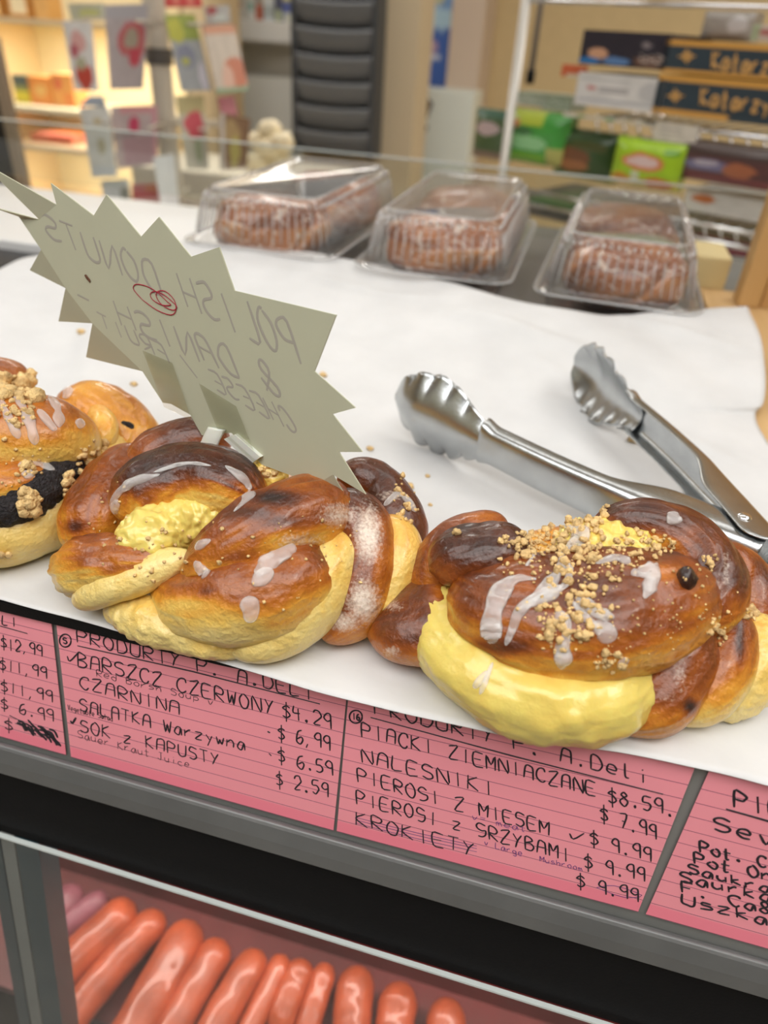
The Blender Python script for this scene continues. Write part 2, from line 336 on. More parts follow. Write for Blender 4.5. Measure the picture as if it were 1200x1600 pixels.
def strokes(text, jit=.35, adv=11.0):
    """strokes in units: u 0..1 along the text, v 0 baseline .. 1 cap height"""
    out = []; W_ = max(1, len(text) * adv - 3); rnd = random.Random(text)
    for i, ch in enumerate(text):
        if ch == ' ': continue
        dy = rnd.uniform(-.06, .06)
        for st in GL.get(ch, '').split('|'):
            pts = [((i * adv + int(q[0], 16) * .95 + rnd.uniform(-jit, jit)) / W_, (int(q[1], 16) - 3 + rnd.uniform(-jit, jit)) / 10 + dy) for q in st.split()]
            if pts: out.append(pts)
    return out
def soft(pts, n=3):
    P = np.array(pts, float)
    return P if len(P) < 3 else crom(P, (len(P) - 1) * n + 1)
class Ink:
    """pen strokes lying on a plane, each a raised thread of ink"""
    def __init__(s, p0, n, r, lift=.35): s.lift = lift; s.p0 = np.array(p0, float); s.n = np.array(n, float); s.r = r; s.mb = MB()
    def px(s, pts, r=None, smooth=True):
        Q = soft(pts) if smooth else np.array(pts, float)
        W_ = [onplane(x, y, s.p0, s.n) for x, y in Q]; s._put(W_, r or s.r)
    def _put(s, W_, r):
        W_ = np.array(W_); n = len(W_); V = []
        for i in range(n):
            t = W_[min(i + 1, n - 1)] - W_[max(i - 1, 0)]; t = _n(t) if np.linalg.norm(t) > 1e-9 else np.array((1., 0, 0)); a = np.cross(t, s.n)
            e = .7 if i in (0, n - 1) else 1
            V += [W_[i] + a * r * e, W_[i] + s.n * r * s.lift + a * r * .5 * e, W_[i] + s.n * r * s.lift - a * r * .5 * e, W_[i] - a * r * e]
        s.mb.add(V, [(i * 4 + j, i * 4 + j + 1, i * 4 + 5 + j, i * 4 + 4 + j) for i in range(n - 1) for j in range(3)])
    def text(s, txt, b0, b1, h, r=None, h1=None, up=None, t0=None, t1=None):
        b0 = np.array(b0, float); b1 = np.array(b1, float); h1 = h1 or h
        if t0 is None:
            up0 = np.array(up if up is not None else (-.03, -1.)); t0 = b0 + up0 * h; t1 = b1 + up0 * h1
        t0 = np.array(t0, float); t1 = np.array(t1, float)
        for st in strokes(txt):
            P = soft(st); W_ = []
            for u, v in P:
                q = (b0 * (1 - u) + b1 * u) * (1 - v) + (t0 * (1 - u) + t1 * u) * v
                W_.append(onplane(q[0], q[1], s.p0, s.n))
            s._put(W_, r or s.r)
    def circle(s, c, rx, ry, r=None): s.px([(c[0] + rx * math.cos(a), c[1] + ry * math.sin(a)) for a in np.linspace(0, 2 * PI, 13)], r)
    def build(s, name, mat, parent): return s.mb.build(name, mat, parent)

# ------------------------------------------------------------------ pink price cards
m, nt, p = newmat('pink_ruled_card'); L = nt.links
uvn = N(nt, 'ShaderNodeUVMap'); sp = N(nt, 'ShaderNodeSeparateXYZ'); L.new(uvn.outputs[0], sp.inputs[0])
mm = N(nt, 'ShaderNodeMath', operation='MULTIPLY'); mm.inputs[1].default_value = 11.5; L.new(sp.outputs[1], mm.inputs[0])
fr = N(nt, 'ShaderNodeMath', operation='FRACT'); L.new(mm.outputs[0], fr.inputs[0])
lt_ = N(nt, 'ShaderNodeMath', operation='LESS_THAN'); lt_.inputs[1].default_value = .045; L.new(fr.outputs[0], lt_.inputs[0])
lo = N(nt, 'ShaderNodeMath', operation='LESS_THAN'); lo.inputs[1].default_value = .93; L.new(sp.outputs[1], lo.inputs[0])
an = N(nt, 'ShaderNodeMath', operation='MULTIPLY'); L.new(lt_.outputs[0], an.inputs[0]); L.new(lo.outputs[0], an.inputs[1])
bt = N(nt, 'ShaderNodeMath', operation='LESS_THAN'); bt.inputs[1].default_value = .08; L.new(sp.outputs[1], bt.inputs[0])
m1 = N(nt, 'ShaderNodeMix', data_type='RGBA'); m1.inputs[6].default_value = (.96, .34, .40, 1); m1.inputs[7].default_value = (.96, .25, .33, 1); L.new(bt.outputs[0], m1.inputs[0])
m2 = N(nt, 'ShaderNodeMix', data_type='RGBA'); m2.inputs[7].default_value = (.36, .09, .15, 1); L.new(an.outputs[0], m2.inputs[0]); L.new(m1.outputs[2], m2.inputs[6])
L.new(m2.outputs[2], p.inputs['Base Color']); p.inputs['Roughness'].default_value = .35; p.inputs['Coat Weight'].default_value = .15
M['pink'] = m
def price_card(corners, label):
    """corners TL TR BR BL on the slanted channel plane"""
    P = [np.array(c) for c in corners]; n = 8; V = []; UV = []
    for lay in (0, -.0003):
        for i in range(n + 1):
            for j in range(2):
                u = i / n; q = (P[0] * (1 - u) + P[1] * u) if j else (P[3] * (1 - u) + P[2] * u)
                V.append(q + CN * (lay)); UV.append((u, j))
    k = (n + 1) * 2
    F = [(i * 2, i * 2 + 2, i * 2 + 3, i * 2 + 1) for i in range(n)] + [(k + i * 2, k + i * 2 + 1, k + i * 2 + 3, k + i * 2 + 2) for i in range(n)]
    F += [(0, 1, k + 1, k), (2 * n, k + 2 * n, k + 2 * n + 1, 2 * n + 1)]
    o = mk('price_card', V, F, M['pink'], None, False, uv=UV)
    return tag(o, label, 'price card', 'pink handwritten price cards')
cp = lambda x, y: onplane(x, y, CB, CN)
up_ext = lambda b, t, L_=.0742: b + _n(t - b) * L_
b2l, t2l, b2r, t2r = cp(111, 1183), cp(88, 975), cp(521, 1298), cp(541, 1092)
b3l, t3l, b3r, t3r = cp(526, 1299), cp(544, 1092), cp(997, 1425), cp(1082, 1209)
b4l, t4l = cp(1009, 1429), cp(1103, 1216)
b1r, t1r = cp(103, 1180), cp(80, 972)
dX = np.array((.127, 0, 0))
c1 = price_card([up_ext(b1r, t1r) - dX, up_ext(b1r, t1r), b1r, b1r - dX], 'pink ruled price card with a blotted-out last price at the left end of the rail')
c2 = price_card([up_ext(b2l, t2l), up_ext(b2r, t2r), b2r, b2l], 'pink ruled price card headed with number 5 and listing barszcz')
c3 = price_card([up_ext(b3l, t3l), up_ext(b3r, t3r), b3r, b3l], 'pink ruled price card numbered 16 listing pierogi with a crossed-out last line')
c4 = price_card([up_ext(b4l, t4l), up_ext(b4l, t4l) + dX, b4l + dX, b4l], 'pink ruled price card in bold black marker at the right end of the rail')
IP = CB + CN * .00012
k = Ink(IP, CN, .00032)
k.text('LI', (4, 975), (27, 980), 14); k.px([(0, 978), (43, 990)])
for a, b, tx in (((2, 1012), (66, 1026), '$12,99'), ((0, 1046), (73, 1060), '$11,99'), ((2, 1080), (82, 1097), '$11,99'), ((2, 1107), (84, 1128), '$ 6.99'), ((8, 1141), (20, 1144), '$')): k.text(tx, a, b, 17)
rnd = random.Random(3)
for q in range(26):
    u = rnd.random(); x = 34 + u * 58; y = 1130 + u * 24 + rnd.uniform(-7, 7); k.px([(x - 8, y - 6), (x, y + rnd.uniform(-4, 4)), (x + 5, y + 7)], .0006)
k.px([(15, 1118), (60, 1140)]); k.px([(24, 1130), (70, 1148)])
k.build('handwriting', M['ink'], c1)
k = Ink(IP, CN, .00034)
k.circle((102, 1001), 9, 10); k.text('5', (99, 1005), (105, 1007), 9)
k.text('PRODURTY P. A.DELI', (121, 1003), (490, 1094), 20); k.px([(121, 1009), (300, 1049), (500, 1100)], smooth=False)
k.px([(105, 1025), (109, 1033), (122, 1020)])
k.text('BARSZCZ CZERWONY', (122, 1041), (428, 1117), 21); k.text('$4.29', (442, 1121), (518, 1138), 22)
k.text('CZARNINA', (125, 1075), (280, 1115), 19); k.px([(418, 1143), (422, 1145)], .0005); k.text('$ 6,99', (435, 1155), (516, 1172), 21)
k.text('SALATKA Warzywna', (125, 1110), (383, 1173), 18); k.px([(420, 1177), (424, 1181)]); k.text('$ 6.59', (435, 1191), (520, 1212), 21)
k.px([(110, 1126), (113, 1130), (119, 1121)], .0005)
k.text('SOK z KAPUSTY', (126, 1142), (342, 1196), 18); k.text('$ 2.59', (432, 1227), (513, 1244), 21)
for tx, a, b, h in (('Red Borsh Soup v', (151, 1056), (334, 1102), 10), ('Vegetable Salad', (106, 1109), (176, 1127), 8), ('Sauer Kraut Juice', (122, 1152), (296, 1200), 11)): k.text(tx, a, b, h, .00015)
k.build('handwriting', M['ink'], c2)
k = Ink(IP, CN, .00034)
k.circle((556, 1120), 10, 10); k.text('16', (551, 1124), (562, 1126), 10)
k.text('PRODURTY P. A.Deli', (586, 1115), (1014, 1224), 22); k.px([(579, 1121), (800, 1181), (1036, 1241)], smooth=False)
k.text('PIACKI ZIEMNIACZANE', (565, 1150), (931, 1244), 21); k.text('$8.59.', (951, 1255), (1054, 1275), 22)
k.text('NALESNIKI', (566, 1190), (772, 1243), 21); k.text('$ 7.99', (939, 1283), (1026, 1311), 22)
k.text('PIEROGI Z MIESEM', (559, 1222), (858, 1304), 20); k.px([(890, 1302), (896, 1311), (913, 1302)]); k.text('$ 9.99', (923, 1321), (1018, 1346), 21)
k.text('PIEROGI z GRZYBAMI', (557, 1255), (891, 1346), 20); k.text('$ 9.99', (914, 1358), (1008, 1377), 21)
k.text('KROKIETY', (557, 1289), (742, 1337), 20); k.text('$ 9.99', (902, 1387), (998, 1409), 20)
k.build('handwriting', M['ink'], c3)
k = Ink(IP, CN, .00015)
k.text('v= meat', (738, 1280), (822, 1300), 9); k.text('v Large', (757, 1320), (816, 1338), 9); k.text('Mushroom', (844, 1346), (910, 1361), 8)
for q in (0, 4, 9): k.px([(555, 1277 + q), (650, 1301 + q), (745, 1322 + q)])
k.px([(932, 1387), (960, 1384), (1003, 1399), (975, 1402), (932, 1387)])
k.build('pen_notes', M['ink2'], c3)
k = Ink(IP, CN, .00046)
k.text('PIE', (1148, 1261), (1224, 1283), 26); k.px([(1134, 1264), (1200, 1283), (1270, 1300)], smooth=False)
k.text('Sev', (1116, 1297), (1212, 1322), 21); k.text('Pot. Ci', (1094, 1331), (1216, 1362), 17); k.text('Pot On', (1085, 1350), (1206, 1378), 17)
k.text('Saukra', (1076, 1364), (1204, 1396), 14); k.text('Saurka', (1064, 1377), (1206, 1410), 16); k.text('F. Ca&', (1066, 1394), (1206, 1430), 16); k.text('Uszka', (1066, 1412), (1200, 1446), 17)
k.build('handwriting', M['ink'], c4)

# ------------------------------------------------------------------ tray and paper
ty = .1735
tray = thing('baking_tray', 'black baking tray under the white paper on the counter', 'tray', (-.15, .4, -.012))
MB().box((-.52, ty + .006, -.012), (.132, .60, -.004)).build('tray_base', M['black'], tray)
skew = lambda V: V + np.stack([V[:, 0] * 0, np.clip(V[:, 0] + .10, 0, 1) * .05, V[:, 0] * 0], 1)
MB().box((-.52, .1745, -.0056), (-.10, .1825, .0000)).box((-.10, .1745, -.0056), (.132, .1825, .0000), skew).build('tray_rim', M['black'], tray)
FR = [(-150, 896), (-60, 920), (0, 936), (75, 956), (190, 988), (300, 1021), (400, 1052), (520, 1087), (695, 1129), (850, 1159), (980, 1177), (1100, 1203), (1200, 1228), (1330, 1262)]
BK = [(-260, 560, .014), (-120, 490, .02), (0, 432, .02), (45, 408, .021), (110, 392, .022), (190, 384, .022), (300, 380, .022), (450, 392, .022), (600, 412, .022), (700, 440, .022), (790, 471, .021), (900, 491, .021), (1040, 487, .022), (1167, 480, .024)]
F_ = crom([onz(x, y, .0014) for x, y in FR], 200); B_ = crom([onz(*q) for q in BK], 200)
RIGHT = [onz(1340, 1000, .0014), onz(1262, 780, .0014), onz(1205, 695, .002), onz(1182, 646, .004), onz(1191, 632, .005), onz(1185, 570, .010)]
nu, nv = 200, 150; V = np.zeros((nv, nu, 3)); R_ = crom([F_[-1]] + RIGHT + [B_[-1]], nv)
for j in range(nv):
    t = j / (nv - 1); u = np.linspace(0, 1, nu)[:, None]
    row = F_ * (1 - t) + B_ * t
    row = row + sstep(.72, 1, u) * (R_[j] - row[-1])[None, :] * u
    row[:, 2] = .0014 + (row[:, 2].max() - .0014) * 0 + .021 * sstep(.45, 1.0, t) ** 1.3 * np.ones(nu) if True else 0
    V[j] = row
V = V.reshape(-1, 3); bedge = np.repeat(np.arange(nv) / (nv - 1), nu)
for i in range(len(V)):
    x, y, z = V[i]; t = bedge[i]
    wv = noise.noise((x * 9, y * 7, 1.3)) * .005 + noise.noise((x * 22 + y * 14, y * 9, 4)) * .0028
    V[i, 2] += wv * sstep(.12, .5, t) + .0008 * noise.noise((x * 40, y * 40, 2)) * sstep(.0, .1, t) * (1 - sstep(.3, .6, t))
    for (ax, ay, bx, by, hh, ww) in ((-.02, .50, .13, .40, .0030, .007), (-.10, .56, .06, .50, .0035, .009), (-.30, .52, -.18, .40, .0030, .008), (.04, .60, .15, .55, .0025, .006), (-.26, .60, -.08, .58, .003, .008)):
        dx, dy = bx - ax, by - ay; L2 = dx * dx + dy * dy; q = min(1, max(0, ((x - ax) * dx + (y - ay) * dy) / L2)); ds = ((x - ax) * dy - (y - ay) * dx) / L2 ** .5
        V[i, 2] += hh * math.exp(-(ds / ww) ** 2) * math.sin(PI * q) ** .7
    if t < .06: V[i, 2] += .0008 * noise.noise((x * 30, 0, 7))
    # shallow fold at the left
    V[i, 2] += .004 * math.exp(-((x + .33 + .5 * (y - .45)) / .012) ** 2) * sstep(.35, .6, t)
V[:, 2] = np.maximum(V[:, 2], .0008)
pap = mk('paper_sheet', V, grid_faces(nv, nu), M['paper'])
pap.modifiers.new('thickness', 'SOLIDIFY').thickness = .0003; pap.modifiers['thickness'].offset = -1
tag(pap, 'large white sheet of butcher paper spread over the tray under the pastries', 'paper')
PBVH = BVHTree.FromPolygons([tuple(v) for v in V], grid_faces(nv, nu))
def paper_at(px, py):
    h = PBVH.ray_cast(Vector(CAM), Vector(ray(px, py))); return np.array(h[0]) if h[0] is not None else onz(px, py, .002)

# ------------------------------------------------------------------ pastries
class Pastry:
    def __init__(s, name, label, loc): s.t = thing(name, label, 'pastry', loc, 'pastries on the tray'); s.V = []; s.F = []; s.n = 0; s.bvh = None; s.gain = 1.0
    def strand(s, name, ctrl, bake=(.1, .55), mat='crust', nseg=110, nring=60, amp=.0011, fq=60, cap=5, sup=2.1, brush=(), flour=(), label=None, lump=0, wrink=0, parent=None):
        P = []
        for c in ctrl:
            q = np.array(c[1:4], float) if c[0] == 'w' else onz(*c[:3]); rest = c[4:] if c[0] == 'w' else c[3:]
            rw, rh = rest[0], rest[1] if len(rest) > 1 else rest[0]; tl = rest[2] if len(rest) > 2 else 0
            P.append((*q, rw, rh, tl))
        V = np.zeros((nseg, nring, 3)); A = np.linspace(0, 2 * PI, nring, endpoint=False)
        ca, sa = np.cos(A), np.sin(A); ca_ = np.sign(ca) * np.abs(ca) ** (2 / sup); sa_ = np.sign(sa) * np.abs(sa) ** (2 / sup)
        U = (1 - np.cos(np.linspace(0, PI, nseg))) / 2; S4 = crom(P, 400); S = np.stack([np.interp(U * 399, np.arange(400), S4[:, q]) for q in range(S4.shape[1])], 1)
        for i in range(nseg):
            c = S[i, :3]; t = _n(S[min(i + 1, nseg - 1), :3] - S[max(i - 1, 0), :3]); up = np.array((0, 0, 1.))
            side = _n(np.cross(t, up)); b = np.cross(side, t); tl = S[i, 5]
            side, b = side * math.cos(tl) + b * math.sin(tl), b * math.cos(tl) - side * math.sin(tl)
            k_ = max(0.0, 1 - abs(2 * U[i] - 1) ** cap) ** .5; k_ = max(k_, .02)
            V[i] = c + k_ * (np.outer(ca_, side) * S[i, 3] + np.outer(sa_, b) * S[i, 4])
        V = V.reshape(-1, 3); F = grid_faces(nseg, nring, True) + [tuple(range(nring))[::-1], tuple((nseg - 1) * nring + j for j in range(nring))]
        Nn = vnormals(V, F)
        if ((V - np.repeat(S[:, :3], nring, 0)) * Nn).sum() < 0: F = [f[::-1] for f in F]; Nn = -Nn
        sd = s.n * .01 + len(s.V)
        d = np.array([noise.noise((v[0] * fq + sd, v[1] * fq, v[2] * fq)) + .45 * noise.noise((v[0] * fq * 2.6, v[1] * fq * 2.6 + sd, v[2] * fq * 2.6)) for v in V]) * amp
        if lump: d += np.array([abs(noise.noise((v[0] * 210 + sd, v[1] * 210, v[2] * 210))) + .5 * abs(noise.noise((v[0] * 420, v[1] * 420 + sd, v[2] * 420))) for v in V]) * lump
        if wrink:
            uu = np.repeat(U, nring); vv = np.tile(A, nseg)
            d += wrink * np.array([noise.noise((u_ * 5, math.cos(a_) * 9, math.sin(a_) * 9)) for u_, a_ in zip(uu, vv)])
        d = d * (1 - np.abs(2 * np.repeat(U, nring) - 1) ** 5)
        V = V + Nn * d[:, None]; low = V[:, 2] < .0028; V[low, 2] = .0028
        Nn = vnormals(V, F)
        bk = bake[0] + (bake[1] - bake[0]) * sstep(-.1, .9, Nn[:, 2]) + np.array([.15 * noise.noise((v[0] * 38 + sd, v[1] * 38, v[2] * 38)) + .09 * noise.noise((v[0] * 120, v[1] * 120 + sd, v[2] * 120)) for v in V])
        uu = np.repeat(U, nring); vv = np.tile(A, nseg)
        bk = bk + (.05 + .09 * abs(bake[1] - bake[0])) * np.array([noise.noise((u_ * 4 + sd, math.cos(a_) * 7, math.sin(a_) * 7)) for u_, a_ in zip(uu, vv)])
        fl = np.zeros(len(V)); px = topx(V); face = ((CAM - V) * Nn).sum(1) > 0
        for (x, y, rx, ry, val, st) in brush:
            g = np.exp(-(((px[:, 0] - x) / rx) ** 2 + ((px[:, 1] - y) / ry) ** 2) * 1.4) * st * face; bk = bk * (1 - g) + val * g
        for (x, y, rx, ry, st) in flour:
            g = np.exp(-(((px[:, 0] - x) / rx) ** 2 + ((px[:, 1] - y) / ry) ** 2) * .75) * face; fl = np.maximum(fl, g * st)
        o = mk(name, V, F, M[mat], parent or s.t, attrs={'bake': np.clip(np.where(bk > .25, .25 + (bk - .25) * s.gain, bk), 0, 1), 'flour': fl})
        if label: o['label'] = label
        s.V.append(V); s.F += [[i + s.n for i in f] for f in F]; s.n += len(V); s.bvh = None; return o
    def hit(s, px, py):
        if s.bvh is None: s.bvh = BVHTree.FromPolygons(np.concatenate(s.V).tolist(), s.F)
        h = s.bvh.ray_cast(Vector(CAM), Vector(ray(px, py)))
        if h[0] is None: return None, None
        n = np.array(h[1]); n = n if np.dot(n, ray(px, py)) < 0 else -n
        return np.array(h[0]), n
    def crumbs(s, name, areas, label=None, mat='crumb', seed=1):
        """areas: (cx,cy,rx,ry,count,rmin,rmax)"""
        rnd = random.Random(seed); mb = MB(); ico = ICO
        for cx, cy, rx, ry, cnt, r0, r1 in areas:
            for _ in range(cnt):
                a = rnd.uniform(0, 2 * PI); q = rnd.random() ** .6; p_, n_ = s.hit(cx + rx * q * math.cos(a), cy + ry * q * math.sin(a))
                if p_ is None: continue
                r = r0 + (r1 - r0) * rnd.random() ** 2.2; off = np.array([rnd.uniform(0, 99) for _ in range(3)])
                W_ = ico[0] * np.array([rnd.uniform(.7, 1.25) for _ in range(3)])
                dd = np.array([1 + .55 * noise.noise(tuple(v * 1.6 + off)) for v in ico[0]])
                mb.add(p_ + n_ * r * .35 + W_ * dd[:, None] * r, ico[1])
        if not mb.V: return
        o = mb.build(name, M[mat], s.t, True); o['kind'] = 'stuff'
        if label: o['label'] = label
        return o
    def icing(s, name, lines, label=None, lift=.0):
        """lines: (points, half width in metres)"""
        mb = MB(); k = 10
        for pts, wd in lines:
            Q = crom(np.array(pts, float), max(8, len(pts) * 9)); P = []; Nn = []
            for x, y in Q:
                p_, n_ = s.hit(x, y)
                if p_ is not None: P.append(p_); Nn.append(n_)
            if len(P) < 3: continue
            P = np.array(P); Nn = np.array(Nn)
            for _ in range(2): P[1:-1] = (P[:-2] + 2 * P[1:-1] + P[2:]) / 4; Nn[1:-1] = (Nn[:-2] + Nn[1:-1] + Nn[2:])
            V = []; n = len(P)
            for i in range(n):
                t = P[min(i + 1, n - 1)] - P[max(i - 1, 0)]
                t = _n(t) if np.linalg.norm(t) > 1e-9 else np.array((1., 0, 0)); nn = _n(Nn[i]); a = np.cross(t, nn); u = i / (n - 1)
                w_ = .8 * wd * (max(0.03, 1 - abs(2 * u - 1) ** 3) ** .5) * (1 + .75 * noise.noise((P[i][0] * 190, P[i][1] * 190, 3)))
                for j in range(k):
                    q = 2 * PI * j / k; V.append(P[i] + a * w_ * math.cos(q) + nn * (.0002 + min(w_ * .42, .0009) * math.sin(q) * (1 if math.sin(q) > 0 else .5)))
            o = mk(name, V, grid_faces(n, k, True) + [tuple(range(k))[::-1], tuple((n - 1) * k + j for j in range(k))], M['icing'], s.t)
            if label: o['label'] = label
bm = bmesh.new(); bmesh.ops.create_icosphere(bm, subdivisions=2, radius=1); bm.verts.index_update()
ICO = (np.array([v.co[:] for v in bm.verts]), [[v.index for v in f.verts] for f in bm.faces]); bm.free()

# ---- middle pastry: folded cheese danish under the sign
A = Pastry('cheese_danish', 'large folded brown cheese danish with floury right end, the sign stuck in its top', (-.11, .24, .0025))
A.gain = 1.12
A.strand('dough_base', [('w', -.150, .238, .014, .028, .012), ('w', -.11, .243, .016, .050, .015), ('w', -.075, .25, .016, .034, .014)], (.05, .45), cap=3)
A.strand('dough_fold', [(138, 868, .014, .012, .012), (150, 815, .023, .015, .014), (188, 758, .031, .016, .014), (240, 712, .036, .013, .013)], (.34, .6), brush=[(118, 823, 20, 14, .95, .8), (185, 745, 40, 40, .66, .5), (150, 850, 50, 26, .42, .5)], wrink=.0014)
A.strand('dough_fold', [(196, 765, .030, .011), (250, 716, .041, .012), (305, 694, .046, .012), (360, 690, .048, .010)], (.5, .68), wrink=.0008)
A.strand('dough_fold', [(586, 955, .006, .008), (618, 890, .016, .012, .013), (618, 820, .028, .0135, .013), (580, 760, .038, .012, .012), (530, 740, .045, .010)], (.52, .74), brush=[(620, 770, 40, 40, .78, .5)], flour=[(636, 850, 10, 20, .85), (610, 775, 24, 12, .8)])
A.strand('dough_fold', [(560, 985, .006, .008), (602, 935, .015, .011, .013), (618, 872, .026, .012, .014), (597, 808, .036, .010, .012)], (.10, .16), brush=[(598, 806, 20, 20, .42, .8), (638, 860, 6, 60, .34, .4), (585, 900, 7, 60, .42, .7), (600, 940, 30, 10, .25, .5)], amp=.0006)
A.strand('dough_fold', [(505, 1000, .006, .009, .007), (555, 950, .015, .011, .013), (574, 888, .026, .012, .015), (558, 822, .037, .013, .014), (505, 784, .044, .012, .012)], (.4, .66), flour=[(575, 835, 22, 46, 1.3), (568, 940, 26, 36, 1.3), (540, 972, 26, 18, 1.1), (525, 805, 50, 22, .95)], brush=[(590, 890, 6, 50, .42, .6)], amp=.0006)
A.strand('dough_fold', [(200, 822, .027, .010, .011), (228, 778, .037, .016, .015), (295, 756, .042, .017, .017), (360, 764, .044, .015, .016), (418, 790, .042, .008, .009)], (.16, .82), brush=[(300, 718, 130, 20, .9, .6), (330, 803, 120, 15, .2, .6), (190, 815, 16, 26, .5, .5), (270, 735, 50, 14, .95, .35)], wrink=.0012)
A.strand('dough_fold', [(285, 905, .026, .007), (350, 868, .036, .013, .013), (420, 828, .043, .015, .015), (490, 802, .044, .016, .015), (550, 800, .040, .013, .012)], (.32, .60), brush=[(430, 778, 50, 16, 1.0, .9), (395, 800, 40, 12, .92, .7), (445, 815, 40, 14, .95, .55), (500, 800, 40, 22, .66, .4), (330, 860, 30, 26, .42, .4), (370, 870, 60, 10, .8, .4), (320, 890, 50, 12, .4, .5)], flour=[(530, 805, 36, 22, .98), (470, 845, 44, 16, .85)], wrink=.0016)
A.strand('dough_fold', [(240, 925, .014, .007, .010), (310, 940, .018, .016, .014), (390, 925, .024, .021, .018), (462, 898, .028, .020, .017), (518, 868, .030, .011, .011)], (.06, .56), brush=[(330, 895, 80, 26, .62, .6), (410, 900, 90, 50, .6, .5), (410, 950, 90, 22, .5, .5), (290, 945, 70, 18, .10, .8), (375, 980, 90, 16, .10, .8), (500, 868, 22, 26, .78, .5), (322, 922, 14, 8, .92, .6), (430, 975, 40, 12, .46, .5), (360, 930, 60, 12, .66, .4), (480, 905, 30, 40, .68, .4)], amp=.0011, wrink=.0010)
A.strand('dough_fold', [(345, 1000, .006, .007, .005), (410, 994, .010, .011, .009), (478, 950, .019, .012, .013), (522, 886, .029, .011, .013), (540, 828, .037, .008, .010)], (.04, .10), brush=[(530, 860, 12, 60, .34, .6), (440, 1000, 30, 12, .15, .5), (505, 925, 5, 50, .34, .5)], amp=.0007)
A.strand('dough_fold', [(92, 893, .011, .009, .009), (140, 885, .020, .012, .012), (210, 878, .026, .011, .010), (292, 880, .030, .005)], (.14, .58), brush=[(88, 885, 16, 30, .26, .6), (180, 925, 90, 12, .06, .8), (240, 884, 60, 7, .7, .5), (150, 870, 60, 10, .62, .4)], wrink=.0018)
A.strand('dough_fold', [(118, 940, .009, .007, .006), (172, 916, .019, .0085, .007), (232, 893, .026, .0085, .007), (300, 866, .034, .005)], (.0, .03), amp=.0006, label='pale yellow cheese-coloured fold')
A.strand('dough_base', [(165, 948, .006, .007, .006), (245, 968, .008, .010, .009), (330, 990, .008, .010, .008), (410, 1006, .006, .007, .006)], (.02, .08), lump=.0016, amp=.0012, label='torn pale crumb along the bottom edge')
A.strand('cheese_filling', [(186, 850, .026, .009, .007), (230, 842, .031, .013, .011), (272, 824, .033, .010, .010), (318, 806, .036, .009, .010), (372, 784, .041, .007)], (.02, .06), 'curd', lump=.0026, nseg=150, nring=80)
A.strand('cheese_filling', [(380, 740, .043, .006), (420, 746, .045, .008), (450, 748, .044, .006)], (.08, .14), 'curd', lump=.003)
A.icing('icing_drizzle', [([(172, 790), (188, 768), (210, 752), (250, 742)], .0024), ([(176, 800), (186, 782)], .0026), ([(240, 738), (290, 724), (330, 728)], .0013), 
    ([(352, 728), (384, 752), (388, 776), (366, 800)], .0024), ([(400, 900), (420, 880), (444, 862), (460, 852)], .0042), ([(395, 915), (425, 888)], .0028), ([(386, 932), (392, 955), (388, 972)], .0040), ([(304, 878), (316, 892), (326, 898)], .0030),
    ([(305, 855), (330, 845)], .0026), ([(600, 790), (625, 772), (650, 800)], .0022)], 'thin dried white icing')
A.crumbs('crumb_topping', [(270, 850, 130, 60, 26, .0004, .0011), (470, 880, 120, 80, 30, .0003, .0007), (635, 780, 20, 40, 40, .0005, .0014), (170, 800, 40, 60, 16, .0004, .001), (420, 735, 22, 8, 10, .0006, .0014), (240, 860, 60, 40, 12, .0006, .0013)], seed=4)

# ---- right pastry
B = Pastry('cheese_danish', 'cheese danish with thick yellow roll in front, its brown top covered in crumbs', (.02, .235, .0025))
B.gain = 1.12
B.strand('dough_base', [('w', -.015, .226, .016, .024, .013), ('w', .03, .232, .018, .042, .016), ('w', .080, .243, .017, .024, .013)], (.05, .4), cap=3)
B.strand('dough_fold', [(574, 992, .007, .004, .005), (628, 985, .013, .015, .011), (690, 965, .017, .022, .014), (760, 950, .018, .016, .014)], (.5, .72), brush=[(665, 1030, 36, 26, .36, .7), (630, 930, 50, 30, .74, .5), (684, 930, 16, 60, .4, .5), (610, 990, 30, 30, .72, .4)], flour=[(612, 1018, 16, 10, .9), (612, 945, 22, 12, .8)], amp=.0007)
B.strand('dough_fold', [(676, 945, .018, .008), (682, 895, .028, .010), (712, 850, .036, .010), (790, 815, .040, .009)], (.4, .64), brush=[(672, 890, 12, 40, .35, .6)])
B.strand('dough_fold', [(1190, 1045, .008, .008), (1180, 970, .018, .013, .013), (1150, 905, .028, .013), (1105, 865, .036, .012)], (.4, .64), brush=[(1165, 940, 18, 60, .45, .5)], flour=[(1175, 950, 8, 40, .6)])
B.strand('dough_fold', [(1090, 1112, .005, .008, .006), (1145, 1066, .011, .012, .011), (1172, 1010, .018, .011, .012), (1160, 955, .026, .009)], (.0, .06), lump=.0014, amp=.0016, label='pale yellow soft dough at the right side')
B.strand('dough_fold', [(1040, 1122, .005, .008, .007), (1100, 1070, .014, .013, .013), (1126, 1002, .023, .012, .013), (1096, 955, .030, .010)], (.16, .54), brush=[(1156, 1000, 8, 44, 1.0, .8), (1110, 1040, 20, 60, .36, .5), (1070, 1105, 40, 20, .2, .6)], amp=.0006)
B.strand('dough_fold', [(960, 1140, .004, .007, .006), (1015, 1092, .012, .014, .012), (1052, 1028, .021, .015, .015), (1040, 968, .030, .013), (990, 940, .034, .009)], (.38, .64), brush=[(1050, 1060, 30, 60, .66, .5), (990, 1070, 14, 50, .36, .6), (1078, 1104, 12, 12, 1.0, .95), (1010, 1118, 50, 14, .35, .5)], flour=[(1062, 1045, 12, 50, .72), (1040, 1090, 26, 12, .6)], amp=.0006, wrink=.0008)
